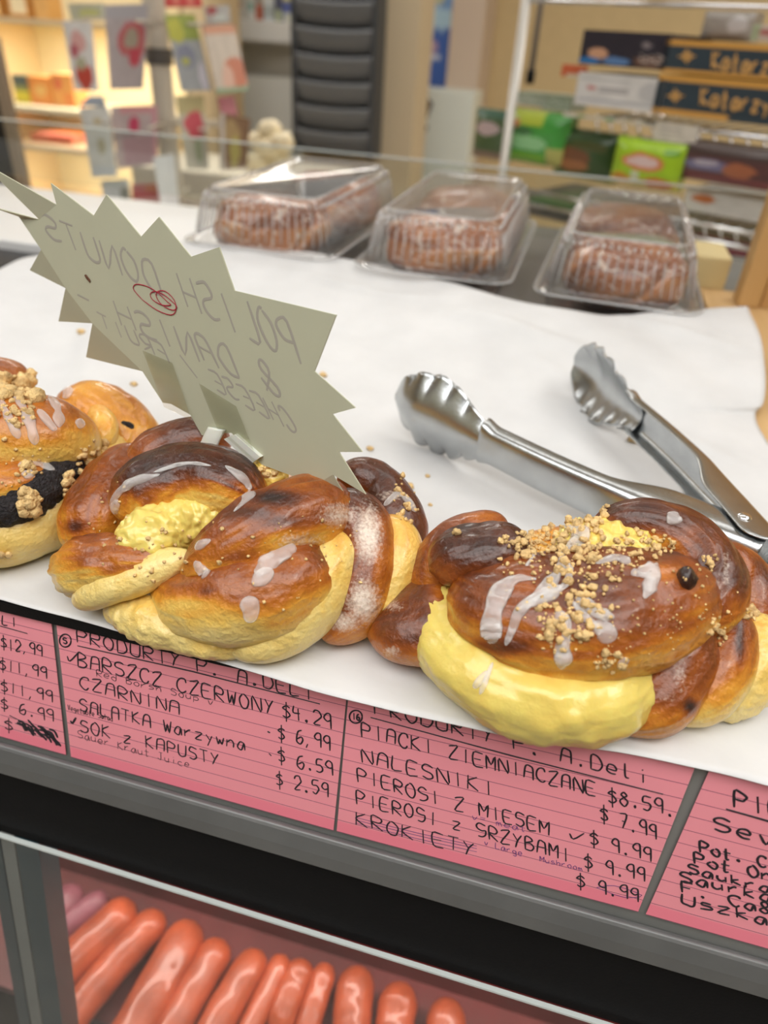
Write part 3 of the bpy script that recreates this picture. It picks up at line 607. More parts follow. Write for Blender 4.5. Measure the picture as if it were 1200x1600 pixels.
B.strand('cheese_roll', [(700, 860, .026, .007), (684, 905, .021, .011, .011), (690, 962, .017, .0135, .014), (735, 1035, .0155, .0150, .0145), (825, 1082, .0150, .0155, .0145), (925, 1092, .0150, .0150, .0140), (985, 1055, .0175, .012, .012), (1005, 1000, .023, .008)], (.0, .02), 'curd', amp=.0018, fq=70, lump=.0007, nseg=170, nring=80, wrink=.0005, brush=[(716, 965, 50, 10, .12, .5), (738, 1010, 6, 5, .5, .9), (752, 1012, 6, 6, .55, .9), (735, 1025, 60, 8, .1, .5), (850, 1045, 40, 12, .45, .7), (975, 1150, 20, 10, .4, .6), (700, 1080, 30, 10, .2, .5), (915, 1125, 8, 24, .2, .5), (930, 1110, 30, 30, .1, .5)], label='thick yellow cheese-coloured roll')
B.strand('dough_fold', [(702, 905, .030, .010, .012), (724, 880, .038, .013, .013), (775, 866, .043, .013, .012), (830, 860, .045, .010)], (.56, .84), brush=[(750, 865, 60, 40, .9, .6), (710, 915, 20, 40, .66, .5)], amp=.0007, wrink=.0010)
B.strand('dough_fold', [(712, 920, .028, .012, .013), (775, 948, .032, .021, .018), (870, 960, .034, .026, .020), (965, 952, .037, .025, .020), (1050, 932, .039, .020, .017), (1104, 905, .040, .012)], (.28, .70), brush=[(730, 925, 26, 70, .78, .5), (790, 1010, 50, 18, 1.0, .7), (890, 1048, 60, 10, .55, .5), (860, 980, 100, 40, .62, .4), (1040, 975, 90, 40, .66, .4), (1050, 1002, 60, 14, .36, .6), (990, 920, 90, 30, .68, .5), (1045, 892, 40, 16, .38, .7), (950, 1000, 60, 20, .56, .4), (930, 920, 60, 30, .74, .4)], amp=.0012, wrink=.0014, nseg=150, nring=90)
B.strand('dough_fold', [(918, 835, .042, .006, .007), (975, 824, .047, .010, .011), (1045, 838, .048, .012, .012), (1096, 882, .043, .0135, .013), (1104, 935, .037, .014, .013), (1060, 985, .033, .012)], (.32, .76), brush=[(1010, 815, 80, 14, .82, .5), (1000, 846, 70, 7, .16, .7), (1110, 930, 14, 60, .7, .4), (1060, 880, 26, 30, .66, .4)], flour=[(1108, 928, 20, 24, 1.0), (1135, 890, 7, 40, .75)], amp=.0007, wrink=.0010)
B.strand('dough_fold', [(830, 1036, .020, .006, .005), (900, 1044, .020, .008, .006), (965, 1030, .022, .006)], (.3, .46), brush=[(870, 1048, 40, 10, .55, .6)], amp=.0009)
B.strand('cheese_filling', [(862, 856, .043, .007, .005), (920, 853, .045, .011, .007), (985, 860, .045, .012, .007), (1045, 874, .043, .007, .005)], (.0, .05), 'curd', lump=.0030, nseg=150, nring=80, brush=[(1050, 870, 16, 14, .42, .7)])
rp = [B.hit(x, y)[0] + np.array((0, 0, .0002)) for x, y in ((1058, 902), (1072, 904), (1085, 906))]
B.strand('raisin', [('w', *rp[0], .0030), ('w', *rp[1], .0036), ('w', *rp[2], .0028)], (.97, 1), nseg=30, nring=24, amp=.0010, fq=300, cap=2.5, label='burnt dark raisin')
B.icing('icing_drizzle', [([(838, 905), (806, 905), (782, 925), (770, 960), (768, 990), (775, 1004)], .0042), ([(760, 965), (775, 998)], .0038), ([(880, 860), (872, 895), (840, 930), (812, 955), (800, 985), (790, 1008)], .0024), ([(880, 820), (910, 835), (890, 860)], .0040),
    ([(812, 950), (850, 935), (885, 912), (890, 880)], .0022), ([(870, 950), (885, 985), (878, 1020), (878, 1045)], .0030), ([(876, 1000), (882, 1040)], .0036), ([(925, 975), (945, 985), (952, 1005)], .0034), ([(940, 985), (915, 965), (895, 940)], .0018),
    ([(1000, 885), (1018, 900), (1012, 925)], .0046), ([(1026, 880), (1016, 915), (1005, 935)], .0028), ([(985, 895), (1025, 905)], .0026), ([(930, 880), (965, 872), (985, 880)], .0030), ([(968, 1030), (980, 1036)], .0022), ([(1050, 800), (1056, 820)], .0040), ([(822, 885), (838, 862)], .0010),
    ([(762, 1048), (740, 1075)], .0014), ([(770, 1035), (750, 1085)], .0012), ([(900, 930), (930, 955), (960, 965)], .0030), ([(820, 940), (880, 915)], .0022)], 'white sugar icing trickling down')
B.crumbs('crumb_topping', [(870, 850, 75, 50, 190, .00050, .00187), (815, 845, 40, 16, 40, .00043, .00140), (905, 810, 45, 22, 70, .00065, .00203), (895, 950, 60, 60, 110, .00036, .00172), (880, 990, 40, 40, 50, .00043, .00172), (945, 880, 60, 30, 90, .00029, .00101), (950, 1035, 30, 16, 26, .00043, .00140), (1010, 850, 50, 22, 50, .00058, .00140),
    (1105, 880, 20, 16, 14, .00058, .00172), (1100, 935, 70, 60, 30, .00022, .00070), (1120, 985, 18, 24, 20, .00043, .00140), (1172, 958, 14, 14, 8, .00072, .00203), (935, 790, 22, 10, 22, .00072, .00203), (850, 900, 90, 70, 70, .00029, .00094), (1000, 970, 100, 60, 50, .00022, .00055), (712, 832, 8, 5, 4, .00072, .00172)], 'golden butter crumbs', seed=9)

# ---- left pastry: poppy seed danish, cut by the frame
D_ = Pastry('poppy_danish', 'poppy seed danish with black filling, streaked icing and crumbs behind the sign', (-.235, .25, .0025))
D_.strand('dough_base', [('w', -.285, .248, .015, .028, .013), ('w', -.238, .252, .018, .044, .017), ('w', -.19, .27, .016, .022, .013)], (.05, .3), cap=3)
D_.strand('dough_roll', [(-110, 838, .015, .014), (-30, 838, .0155, .016, .014), (50, 815, .016, .0165, .015), (115, 775, .019, .015), (158, 725, .025, .013), (182, 680, .028, .010)], (.02, .08), brush=[(40, 850, 60, 14, .14, .5), (150, 760, 30, 40, .18, .5), (100, 830, 60, 12, .16, .5)], amp=.0010)
D_.strand('dough_fold', [(95, 628, .034, .012), (150, 640, .035, .017, .014), (196, 678, .027, .017, .013), (206, 715, .019, .011), (196, 745, .015, .007)], (.12, .36), brush=[(190, 700, 40, 24, .40, .6), (165, 640, 40, 16, .38, .4), (200, 665, 20, 10, .15, .5)], label='golden side fold', wrink=.0010)
D_.strand('poppy_filling', [(-60, 800, .030, .008), (10, 788, .031, .009), (66, 762, .033, .0085), (104, 730, .035, .007), (122, 708, .035, .005)], (0, 0), 'poppy', lump=.002)
D_.strand('poppy_filling', [(188, 660, .0375, .002), (212, 672, .0325, .0024), (226, 688, .0265, .002)], (0, 0), 'poppy', lump=.001, nseg=50, nring=24)
D_.strand('dough_fold', [(-60, 770, .035, .010), (20, 758, .036, .011, .010), (85, 742, .035, .007)], (.36, .5), brush=[(60, 760, 30, 20, .66, .5), (30, 740, 40, 10, .3, .4)])
D_.strand('dough_fold', [(-90, 690, .042, .014), (-20, 678, .046, .020, .017), (60, 680, .046, .020, .017), (120, 690, .041, .014), (158, 700, .036, .008)], (.10, .5), brush=[(60, 650, 90, 34, .52, .5), (60, 715, 100, 14, .16, .6), (140, 680, 20, 40, .3, .4)], amp=.0010)
D_.strand('dough_fold', [(-60, 610, .050, .012), (0, 598, .051, .012), (50, 600, .049, .009)], (.4, .55))
D_.strand('dough_fold', [(150, 640, .040, .005), (164, 668, .040, .006), (158, 700, .035, .005)], (.14, .24), amp=.0005)
D_.icing('icing_drizzle', [([(15, 600), (30, 625), (45, 655), (52, 680), (55, 695)], .0026), ([(0, 625), (15, 655), (30, 685)], .0028), ([(60, 640), (80, 665), (88, 672)], .0034), ([(75, 615), (90, 640), (92, 668)], .0030), ([(110, 620), (100, 608), (80, 605)], .0040), ([(28, 728), (60, 725), (85, 735)], .0034), ([(40, 735), (48, 748)], .0032), ([(100, 745), (108, 760), (100, 775)], .0024), ([(120, 655), (130, 668)], .0030)], 'white icing streaks')
D_.crumbs('crumb_topping', [(40, 605, 50, 22, 110, .001, .0036), (95, 590, 14, 14, 30, .0014, .004), (20, 640, 40, 30, 60, .0006, .0018), (45, 785, 18, 18, 30, .0012, .0034), (45, 735, 12, 10, 12, .001, .0028), (110, 765, 12, 26, 34, .0008, .0024), (150, 720, 30, 34, 60, .0005, .0018), (5, 865, 10, 4, 4, .001, .0022), (20, 720, 80, 40, 40, .0004, .001)], 'pale butter crumbs', seed=2)

# ------------------------------------------------------------------ loose crumbs on the paper
LOOSE = [(637, 763, .0030, 'golden crumb on the paper just right of the middle pastry'), (990, 690, .0040, 'large tan crumb on the paper between the tong arms'), (505, 588, .0028, 'pale crumb on the paper at the upper right notch of the sign'),
         (608, 800, .0014, 'tiny crumb on the paper close behind the middle pastry'), (578, 703, .0022, 'pale yellow crumb on the paper beyond the right tips of the sign'), (127, 521, .0030, 'tan crumb on the paper beside the left edge of the sign'),
         (210, 602, .0024, 'faint crumb on the paper under the lower left sign edge'), (668, 745, .0014, 'small pale crumb on the paper below the left tong head'), (20, 866, .0040, 'pale crumb fallen at the front foot of the poppy pastry'), (672, 790, .0012, 'speck of crumb on the paper left of the crumb-topped pastry')]
for x, y, r, lb in LOOSE:
    p_ = paper_at(x, y); dd = np.array([1 + .5 * noise.noise(tuple(v * 1.5 + x)) for v in ICO[0]])
    tag(mk('pastry_crumb', p_ + np.array((0, 0, r * .45)) + ICO[0] * dd[:, None] * r * np.array((1, .8, .6)), ICO[1], M['crumb']), lb, 'crumb', 'crumbs on the paper')

# ------------------------------------------------------------------ tongs
tg = thing('serving_tongs', 'open stainless steel scalloped serving tongs lying on the white paper', 'tongs', tuple(onz(1162, 817, .004)))
HZ = .024
def tong_arm(tip, hinge, z0, z1, inward, tail, name='arm'):
    """arm along X' from tip to hinge: scalloped shell, channel arm, flat hinge plate"""
    tip = np.array(tip, float); hinge = np.array(hinge, float); ax = _n(np.append((hinge - tip)[:2], 0)); L_ = np.linalg.norm((hinge - tip)[:2]); inn = np.array((-ax[1], ax[0], 0)) * inward
    def fr_(s, i, z): zz = z0 + (z1 - z0) * s / L_; return np.array((tip[0], tip[1], 0)) + ax * s + inn * i + np.array((0, 0, zz + z))
    # head
    hl = .076; n, m_ = 70, 33; V = []
    for a in range(n):
        s_ = a / (n - 1); env = (1 - (1 - min(1, s_ / .42)) ** 2) ** .5 if s_ < .42 else 1 - .62 * sstep(.42, 1, s_)
        for b in range(m_):
            t = 2 * b / (m_ - 1) - 1; e = abs(t) ** 4; rip = abs(math.sin(PI * 6 * s_)) ** .8
            half = .0215 * max(env, .05) * (1 + .13 * rip * e)
            dep = .012 * (t * t) * env + .010 * (1 - min(1, s_ / .3)) ** 2 - .0022 * rip * e
            V.append(fr_(s_ * hl, dep - .003, t * half))
    head = mk('scalloped_head', V, grid_faces(n, m_), M['steel'], tg); sm_ = head.modifiers.new('sheet', 'SOLIDIFY'); sm_.thickness = .0009; sm_.offset = 0
    # channel
    n = 70; prof = [(.0085, -1), (.0045, -1.0), (.0012, -.94), (0, -.7), (0, 0), (0, .7), (.0012, .94), (.0045, 1.0), (.0085, 1)]; V = []; s0 = hl - .012; s1 = L_ + tail
    for a in range(n):
        u = a / (n - 1); s_ = s0 + (s1 - s0) * u; hw = .0098 + .0012 * u
        fl = 1 + 1.25 * sstep(L_ - .060, L_ - .028, s_); bow = .004 * math.sin(PI * min(1, u * 1.05)); pin = 1 + .25 * (1 - sstep(0, .06, u))
        endc = math.sqrt(max(.02, 1 - max(0, (s_ - (s1 - .012)) / .012) ** 2))
        for (i, z) in prof: V.append(fr_(s_, i * fl * (endc if i > .006 else 1) - .003 - bow, z * hw * pin))
    arm = mk(name, V, grid_faces(n, len(prof)), M['steel'], tg); sm_ = arm.modifiers.new('sheet', 'SOLIDIFY'); sm_.thickness = .0010; sm_.offset = 0
    arm.modifiers.new('sub', 'SUBSURF').levels = 1; arm.modifiers['sub'].render_levels = 1
hp = onz(1160, 815, .030)
tong_arm(onz(606, 628, HZ), hp + np.array((-.006, -.0085, 0)), .0250, .0195, 1, .014)
tong_arm(onz(912, 570, HZ + .001), hp + np.array((.0095, -.0005, 0)), .0258, .0212, -1, .014)
n = 10; V = []
for a in range(n):
    q = a / (n - 1) * PI / 2
    for j in range(20): b = 2 * PI * j / 20; V.append((hp[0] + .0032 * math.cos(q) * math.cos(b), hp[1] + .0032 * math.cos(q) * math.sin(b), .0324 + .0016 * math.sin(q)))
mk('rivet', V, grid_faces(n, 20, True), M['chrome'], tg)

# ------------------------------------------------------------------ starburst sign
S1 = A.hit(551, 788)[0]; S1 = S1 + _n(CAM - S1) * .005
SN = _n((-.34, -1, .12))
sp_ = lambda x, y: onplane(x, y, S1, SN)
sg = thing('starburst_sign', 'pale green-grey starburst card sign seen from behind with faint mirrored writing', 'sign', tuple(sp_(340, 700)))
OUT = [('v', 89, 320), ('t', 80, 286, 0), ('v', 147, 337), ('t', 167, 304, 0), ('v', 221, 370), ('t', 249, 339, 0), ('v', 299, 401), ('t', 343, 386, 0), ('v', 367, 454), ('t', 526, 492, 0), ('v', 492, 580), ('t', 556, 637, 0), ('v', 520, 647), ('t', 567, 706, 0),
       ('v', 530, 706), ('t', 572, 772, 0), ('v', 520, 741), ('t', 551, 792, -.006), ('v', 495, 757), ('v', 410, 726), ('v', 362, 676), ('v', 316, 680), ('v', 298, 648), ('v', 268, 631), ('t', 255, 629, 0), ('v', 223, 580), ('t', 135, 558, -.010), ('v', 145, 505), ('t', 92, 502, -.012), ('v', 103, 450), ('t', 47, 422, -.012), ('v', 65, 390), ('v', 30, 338), ('t', -16, 322, .012), ('v', 62, 343), ('t', -30, 252, .015)]
V = []; base_idx = []; F = []
for q in OUT:
    V.append(sp_(q[1], q[2]) + ray(q[1], q[2]) * (-q[3] if q[0] == 't' else 0))
nO = len(OUT); base_idx = [i for i in range(nO) if OUT[i][0] == 'v']
for i in range(nO):
    if OUT[i][0] == 't': F.append((i - 1, i, (i + 1) % nO))
F.append(tuple(base_idx))
bmx = bmesh.new(); vv = [bmx.verts.new(v) for v in V]
for f in F: bmx.faces.new([vv[i] for i in f])
bmesh.ops.recalc_face_normals(bmx, faces=bmx.faces); bmesh.ops.triangulate(bmx, faces=[f for f in bmx.faces if len(f.verts) > 3], ngon_method='EAR_CLIP')
bmx.verts.index_update(); VV = [v.co[:] for v in bmx.verts]; FF = [[v.index for v in f.verts] for f in bmx.faces]; bmx.free()
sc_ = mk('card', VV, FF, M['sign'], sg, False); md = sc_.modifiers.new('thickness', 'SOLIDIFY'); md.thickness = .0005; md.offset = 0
k = Ink(S1 + SN * .0003, SN, .00062, .04)
k.text('POLISH DONUTS', (470, 568), (76, 372), 0, t0=(447, 500), t1=(62, 334))
k.text('& DANISH -', (440, 622), (124, 476), 0, t0=(418, 570), t1=(112, 442))
k.text('CHEESE / FRUIT', (466, 678), (158, 508), 0, r=.00048, t0=(447, 640), t1=(150, 486))
k.build('lettering', M['pencil'], sc_)
k = Ink(S1 + SN * .0005, SN, .00022)
k.px([(x / 3.75, 250 + y / 3.75) for x, y in [(835, 820), (790, 770), (780, 745), (800, 728), (860, 740), (920, 775), (980, 830), (1000, 850), (950, 850), (895, 820), (880, 785), (910, 770), (960, 790), (1020, 840), (1035, 865), (1010, 880), (950, 850), (915, 800), (925, 770), (970, 770), (1020, 820), (1030, 880), (1000, 908), (920, 880), (835, 820)]])
k.build('red_scribble', M['redpen'], sc_)
k = Ink(S1 + SN * .0005, SN, .0008); k.px([(133, 430), (137, 435), (141, 440)]); k.build('brown_stain', simple('burn_mark', (.12, .04, .015), .7), sc_)
tape = clear('sticky_tape', (.96, .96, .93), 1.5, .12, boost=1.5)
for quad, lb in (([(226, 547), (272, 566), (305, 655), (262, 634)], 0), ([(314, 598), (372, 634), (412, 728), (345, 668)], 1)):
    mbt = MB(); Vt = [sp_(x, y) + SN * (.0012 + .0009 * (i > 1)) for i, (x, y) in enumerate(quad)]; mbt.add(Vt + [v - SN * .0002 for v in Vt], [(0, 1, 2, 3), (7, 6, 5, 4), (0, 4, 5, 1), (1, 5, 6, 2), (2, 6, 7, 3), (3, 7, 4, 0)]); mbt.build('tape', tape, sg)
# white plastic pick taped to the card and pushed into the pastry
pm = simple('white_plastic', (.78, .80, .72), .3, sss=.1); pk = []
for (x, y, of) in ((342, 668, .0012), (336, 684, .0022), (332, 698, .0024), (330, 712, .001)): pk.append(sp_(x, y) + SN * of)
n = 24; S = crom(pk, n); V = []; ax_ = _n(sp_(370, 700) - sp_(320, 690))
for i in range(n):
    w_ = .0050 + .0020 * sstep(.4, .8, i / n)
    for j in range(12): a = 2 * PI * j / 12; V.append(S[i] + ax_ * w_ * math.cos(a) + SN * .0012 * math.sin(a))
mk('plastic_pick', V, grid_faces(n, 12, True) + [tuple(range(12))[::-1], tuple((n - 1) * 12 + j for j in range(12))], pm, sg)
mk('plastic_pick', np.array([sp_(355, 684) + SN * .002, sp_(372, 677) + SN * .002, sp_(412, 712) + SN * .002, sp_(398, 722) + SN * .002, sp_(355, 684), sp_(372, 677), sp_(412, 712), sp_(398, 722)]), [(0, 1, 2, 3), (7, 6, 5, 4), (0, 4, 5, 1), (1, 5, 6, 2), (2, 6, 7, 3), (3, 7, 4, 0)], pm, sg, False)


# ------------------------------------------------------------------ clear clamshell containers with glazed buns
def clamshell(x0, x1, y0, y1, yaw, label, buns):
    cx, cy = (x0 + x1) / 2, (y0 + y1) / 2; W_, Dp = (x1 - x0), (y1 - y0)
    t = thing('clamshell_container', label, 'food container', (cx, cy, -.002), 'clear clamshell containers')
    c_, s_ = math.cos(yaw), math.sin(yaw)
    def W(P): P = np.asarray(P, float); return np.stack([cx + P[:, 0] * c_ - P[:, 1] * s_, cy + P[:, 0] * s_ + P[:, 1] * c_, P[:, 2]], 1)
    def ringpt(hw, hd, rad, n_):
        out = []; per = []
        for qx, qy, a0 in ((1, -1, -PI / 2), (1, 1, 0), (-1, 1, PI / 2), (-1, -1, PI)):
            for a in np.linspace(a0, a0 + PI / 2, 7): out.append((qx * (hw - rad) + rad * math.cos(a), qy * (hd - rad) + rad * math.sin(a)))
        P = np.array(out + [out[0]]); L = np.concatenate([[0], np.cumsum(np.linalg.norm(np.diff(P, axis=0), axis=1))])
        q = np.linspace(0, L[-1], n_, endpoint=False); return np.stack([np.interp(q, L, P[:, 0]), np.interp(q, L, P[:, 1])], 1)
    NR = 800
    def shell(levels):
        V = []
        for (inset, z, rad, amp) in levels:
            R0 = ringpt(W_ / 2 - inset, Dp / 2 - inset, rad, NR); nrm = R0 / np.linalg.norm(R0, axis=1)[:, None]
            ph = np.arange(NR) / NR * 2 * PI * 80
            V.append(np.concatenate([R0 + nrm * (amp * (np.cos(ph)))[:, None], np.full((NR, 1), z)], 1))
        return np.concatenate(V), grid_faces(len(levels), NR, True)
    zt = .071
    lid, F = shell([(-.001, .0255, .020, 0), (.0045, .0262, .020, 0), (.0055, .030, .020, .0), (.0065, .034, .019, .0016), (.009, .046, .018, .0018), (.0115, .058, .017, .0018), (.0125, .0615, .017, .0012), (.0135, .0635, .017, .0030), (.0150, .0660, .016, .0034), (.0165, .0680, .016, .0026), (.0185, .0695, .016, .0006), (.0205, zt, .014, 0), (.0225, zt, .013, 0), (.0245, zt - .0016, .012, 0)])
    n0 = len(lid); k_ = NR; F = F + [tuple(range(n0 - k_, n0))]
    mk('lid', W(lid), F, M['pet'], t)
    bs, F = shell([(-.001, .0248, .020, 0), (.005, .0240, .020, 0), (.007, .020, .019, .0008), (.010, .008, .017, .0010), (.013, .0012, .015, 0), (.016, .0004, .013, 0)])
    n0 = len(bs); F = F + [tuple(range(n0 - k_, n0))]
    mk('base', W(bs), F, M['pet'], t)
    def ring3(inset, z, rad, n_): R = ringpt(W_ / 2 - inset, Dp / 2 - inset, rad, n_); return W(np.concatenate([R, np.full((n_, 1), z)], 1))
    r0, r1, nb = ring3(.0066, .032, .019, 96), ring3(.0122, .0600, .017, 96), 96
    mb = MB()  # ribs, beading and edges below carry painted-in white highlights
    for q in range(nb): mb.tube([r0[q], (r0[q] + r1[q]) / 2, r1[q]], .00065, 5)
    mb.build('ribs', M['petglint'], t, True)
    r2 = ring3(.0148, .0652, .016, 110); mb = MB()
    for q in range(110): mb.add(r2[q] + ICO[0] * np.array((.0014, .0014, .0022)), ICO[1])
    mb.build('beading', M['petglint'], t, True)
    r3 = ring3(.0205, zt, .014, 120); mb = MB(); mb.tube(np.concatenate([r3, r3[:1]]), .0009, 6); mb.build('top_edge', M['petglint'], t, True)
    rim = ringpt(W_ / 2 + .002, Dp / 2 + .002, .02, 120); mb = MB(); R3 = W(np.concatenate([rim, np.full((120, 1), .0252)], 1)); mb.tube(np.concatenate([R3, R3[:1]]), .0011, 6)
    mb.build('rim', M['petglint'], t, True)
    for (bx, by, rx, ry, rz, lb, sd) in buns: bun(W([[bx, by, 0]])[0], rx, ry, rz, lb, sd, yaw)
glazem = pastry_mat('glazed_bun_crust', [(0, (.58, .30, .10)), (.3, (.44, .16, .045)), (.55, (.28, .085, .028)), (.8, (.18, .055, .022)), (1, (.12, .035, .018))], rough=.28, coat=.5, bump=.2, bscale=200, sss=.1)
def bun(c, rx, ry, rz, label, sd, yaw):
    n, m_ = 60, 90; V = []; bk = []; fl = []
    for i in range(n):
        th = PI * i / (n - 1)
        for j in range(m_):
            a = 2 * PI * j / m_; nz_ = np.array((math.sin(th) * math.cos(a), math.sin(th) * math.sin(a), math.cos(th)))
            e = np.sign(nz_) * np.abs(nz_) ** .82
            d = 1 + .10 * noise.noise(tuple(nz_ * 1.7 + sd)) - .10 * max(0, 1 - abs(math.sin(3 * a + 2.4 * th + sd)) * 3.2) * math.sin(th)
            V.append(c + np.array((e[0] * rx, e[1] * ry, .004 + rz + e[2] * rz)) * np.array((d, d, 1)) + np.array((0, 0, (d - 1) * rz)))
            bk.append(.55 + .3 * noise.noise(tuple(nz_ * 2.2 + sd + 5)) - .25 * (abs(nz_[2]) < .25))
            q = noise.noise(tuple(nz_ * 3.2 + sd * 2)); fl.append(1.0 if abs(q) < .07 else .0)
    o = mk('glazed_bun', V, grid_faces(n, m_, True), glazem, attrs={'bake': np.clip(bk, 0, 1), 'flour': np.array(fl) * 1.05})
    return tag(o, label, 'bun', 'glazed buns in the containers')
clamshell(-.357, -.208, .632, .900, -.02, 'clear ribbed clamshell holding brown buns, leftmost behind the paper, nearest the card rack',
          [(-.008, -.068, .056, .056, .030, 'brown glazed bun at the front of the leftmost clear container', 1.3), (.010, .062, .055, .060, .031, 'brown glazed bun at the back of the leftmost clear container', 4.1)])
clamshell(-.186, -.047, .625, .905, .0, 'clear ribbed clamshell in the middle of the row, its bun showing a dark filled slit',
          [(.0, -.068, .056, .056, .030, 'golden brown bun with a dark slit at the front of the middle clear container', 8.2), (.0, .062, .055, .060, .031, 'brown bun at the back of the middle clear container', 3.3)])
clamshell(-.018, .116, .612, .890, -.04, 'clear ribbed clamshell with brown bun standing beside the wooden stand',
          [(.003, -.068, .054, .056, .030, 'brown bun with white icing ring at the front of the rightmost clear container', 6.4), (.0, .060, .053, .060, .031, 'brown bun at the back of the rightmost clear container', 9.7)])

# wooden stand at the right
ws = thing('wooden_stand', 'light varnished wooden stand with upright and base board at the right of the paper', 'stand', (.34, .65, -.012))
MB().box((.134, .36, -.012), (.70, .80, -.0005)).build('base_board', M['woodtop'], ws, bevel=.002)
MB().box((.163, .745, -.0005), (.183, .772, .42)).build('side_panel', woodmat('pale_panel_edge', (.50, .29, .10), (.62, .40, .18)), ws, bevel=.002)
mbw = MB(); x = .184
for wd in (.062, .075, .07, .08, .07, .07): mbw.box((x, .748, -.0005), (x + wd - .0012, .766, .42)); x += wd
mbw.build('front_panel', M['wood'], ws, bevel=.001)
tag(MB().box((.122, .80, -.0025), (.158, .87, .030)).build('small_box', simple('cream_cardboard', (.70, .58, .30), .6), None, bevel=.002), 'small cream box standing between the right clear container and the wooden stand', 'box')

# glass guard behind the containers
gp = thing('glass_guard', 'low clear glass guard along the back of the counter behind the containers', 'glass panel', (-.2, .955, -.003))
MB().box((-1.3, .955, -.003), (.9, .961, .0695)).build('pane', M['pane'], gp)
MB().box((-1.3, .9548, .0695), (.9, .9612, .0711)).build('polished_edge', M['edge'], gp)

# ------------------------------------------------------------------ printed things
def paint(uv, bg, shapes):
    Cc = np.tile(np.array(bg, float), (len(uv), 1)); nz = np.array([noise.noise((u * 6, v * 6, bg[0] * 9)) for u, v in uv])
    Cc *= (1 + .12 * nz)[:, None]
    for s in shapes:
        if s[0] == 'e': k = ((uv[:, 0] - s[1]) / s[3]) ** 2 + ((uv[:, 1] - s[2]) / s[4]) ** 2 < 1 + .5 * nz
        elif s[0] == 'r': k = (uv[:, 0] >= s[1]) & (uv[:, 0] <= s[3]) & (uv[:, 1] >= s[2]) & (uv[:, 1] <= s[4])
        elif s[0] == 'n': k = (uv[:, 0] >= s[1]) & (uv[:, 0] <= s[3]) & (uv[:, 1] >= s[2]) & (uv[:, 1] <= s[4]) & (np.array([noise.noise((u * s[6], v * s[6], s[1] * 7)) for u, v in uv]) > .05)
        Cc[k] = s[5]
    return Cc
def sheet(name, TL, TR, BR, BL, bg, shapes, thick, parent=None, bulge=0, n=36, mat='print', back=None):
    """a printed face with real thickness behind it; corners in world coordinates"""
    TL, TR, BR, BL = [np.array(q, float) for q in (TL, TR, BR, BL)]
    nr = _n(np.cross(TR - TL, BL - TL)); nr = nr if np.dot(nr, CAM - TL) > 0 else -nr
    uv = np.array([(i / (n - 1), j / (n - 1)) for j in range(n) for i in range(n)])
    def pos(off, bl): return np.array([(TL * (1 - u) + TR * u) * (1 - v) + (BL * (1 - u) + BR * u) * v + nr * (off + bl * (max(0, 1 - (2 * u - 1) ** 4) * max(0, 1 - (2 * v - 1) ** 4)) ** .8) for u, v in uv])
    Vf = pos(0, bulge); Vb = pos(-thick, -bulge); F = grid_faces(n, n); k = n * n
    F2 = [tuple(k + i for i in f[::-1]) for f in F]; rim = list(range(n)) + [j * n + n - 1 for j in range(1, n)] + list(range(k - 2, k - n - 1, -1)) + [j * n for j in range(n - 2, 0, -1)]
    F3 = [(rim[i], rim[(i + 1) % len(rim)], k + rim[(i + 1) % len(rim)], k + rim[i]) for i in range(len(rim))]
    Cf = paint(uv, bg, shapes); Cb = np.tile(np.array(back or bg, float), (k, 1))
    return mk(name, np.concatenate([Vf, Vb]), F + F2 + F3, M[mat], parent, bulge > 0, cols=np.concatenate([Cf, Cb]))

# ------------------------------------------------------------------ greeting card rack
RY = 1.85
rk = thing('card_rack', 'beige revolving greeting card rack with central post standing beyond the counter', 'rack', (ony(255, 150, RY + .08)[0], RY + .08, -1.2))
rx0 = ony(255, 150, RY + .08)[0]; rm = simple('beige_enamel', (.62, .57, .48), .45)
mb = MB(); mb.tube([(rx0, RY + .08, -1.18), (rx0, RY + .08, .55)], .028, 16); mb.build('post', rm, rk, True, sharp=.6)
mb = MB(); mb.tube([(rx0, RY + .08, -1.2), (rx0, RY + .08, -1.16)], .26, 32); mb.build('base', rm, rk, True, sharp=.6)
mb = MB(); mb.tube([(rx0, RY + .08, .10), (rx0, RY + .08, .135)], .034, 16); mb.build('collar', simple('dark_collar', (.10, .09, .08), .5), rk, True, sharp=.6)
for zz in (-.42, -.22, -.03, .19): 
    mb = MB(); 
    for a in range(8):
        q = a * PI / 4 + .2; mb.tube([(rx0, RY + .08, zz), (rx0 + .20 * math.cos(q), RY + .08 + .16 * math.sin(q), zz)], .004, 6)
    mb.build('wire_arm', rm, rk, True)
Wh, RD, GY = (.85, .84, .84), (.62, .06, .05), (.42, .40, .40)
def gcard(px, dy, bg, shapes, label):
    """four picture corners TL TR BR BL, each pair of sides at its own depth so that the card turns on the rack"""
    (a, b, c, d), (yl, yr) = px, dy
    TL, TR, BR, BL = ony(*a, RY + yl), ony(*b, RY + yr), ony(*c, RY + yr - .012), ony(*d, RY + yl - .012)
    o = sheet('greeting_card', TL, TR, BR, BL, bg, shapes, .006); tag(o, label, 'greeting card', 'greeting cards on the rack')
gcard(((97, 32), (139, 33), (151, 142), (116, 141)), (.06, -.04), Wh, [('e', .5, .3, .28, .16, (.8, .45, .45)), ('e', .3, .42, .18, .1, (.55, .12, .18)), ('e', .55, .78, .34, .2, RD), ('e', .5, .6, .2, .1, (.5, .5, .35))], 'white greeting card with red flowers, upper left on the rack')
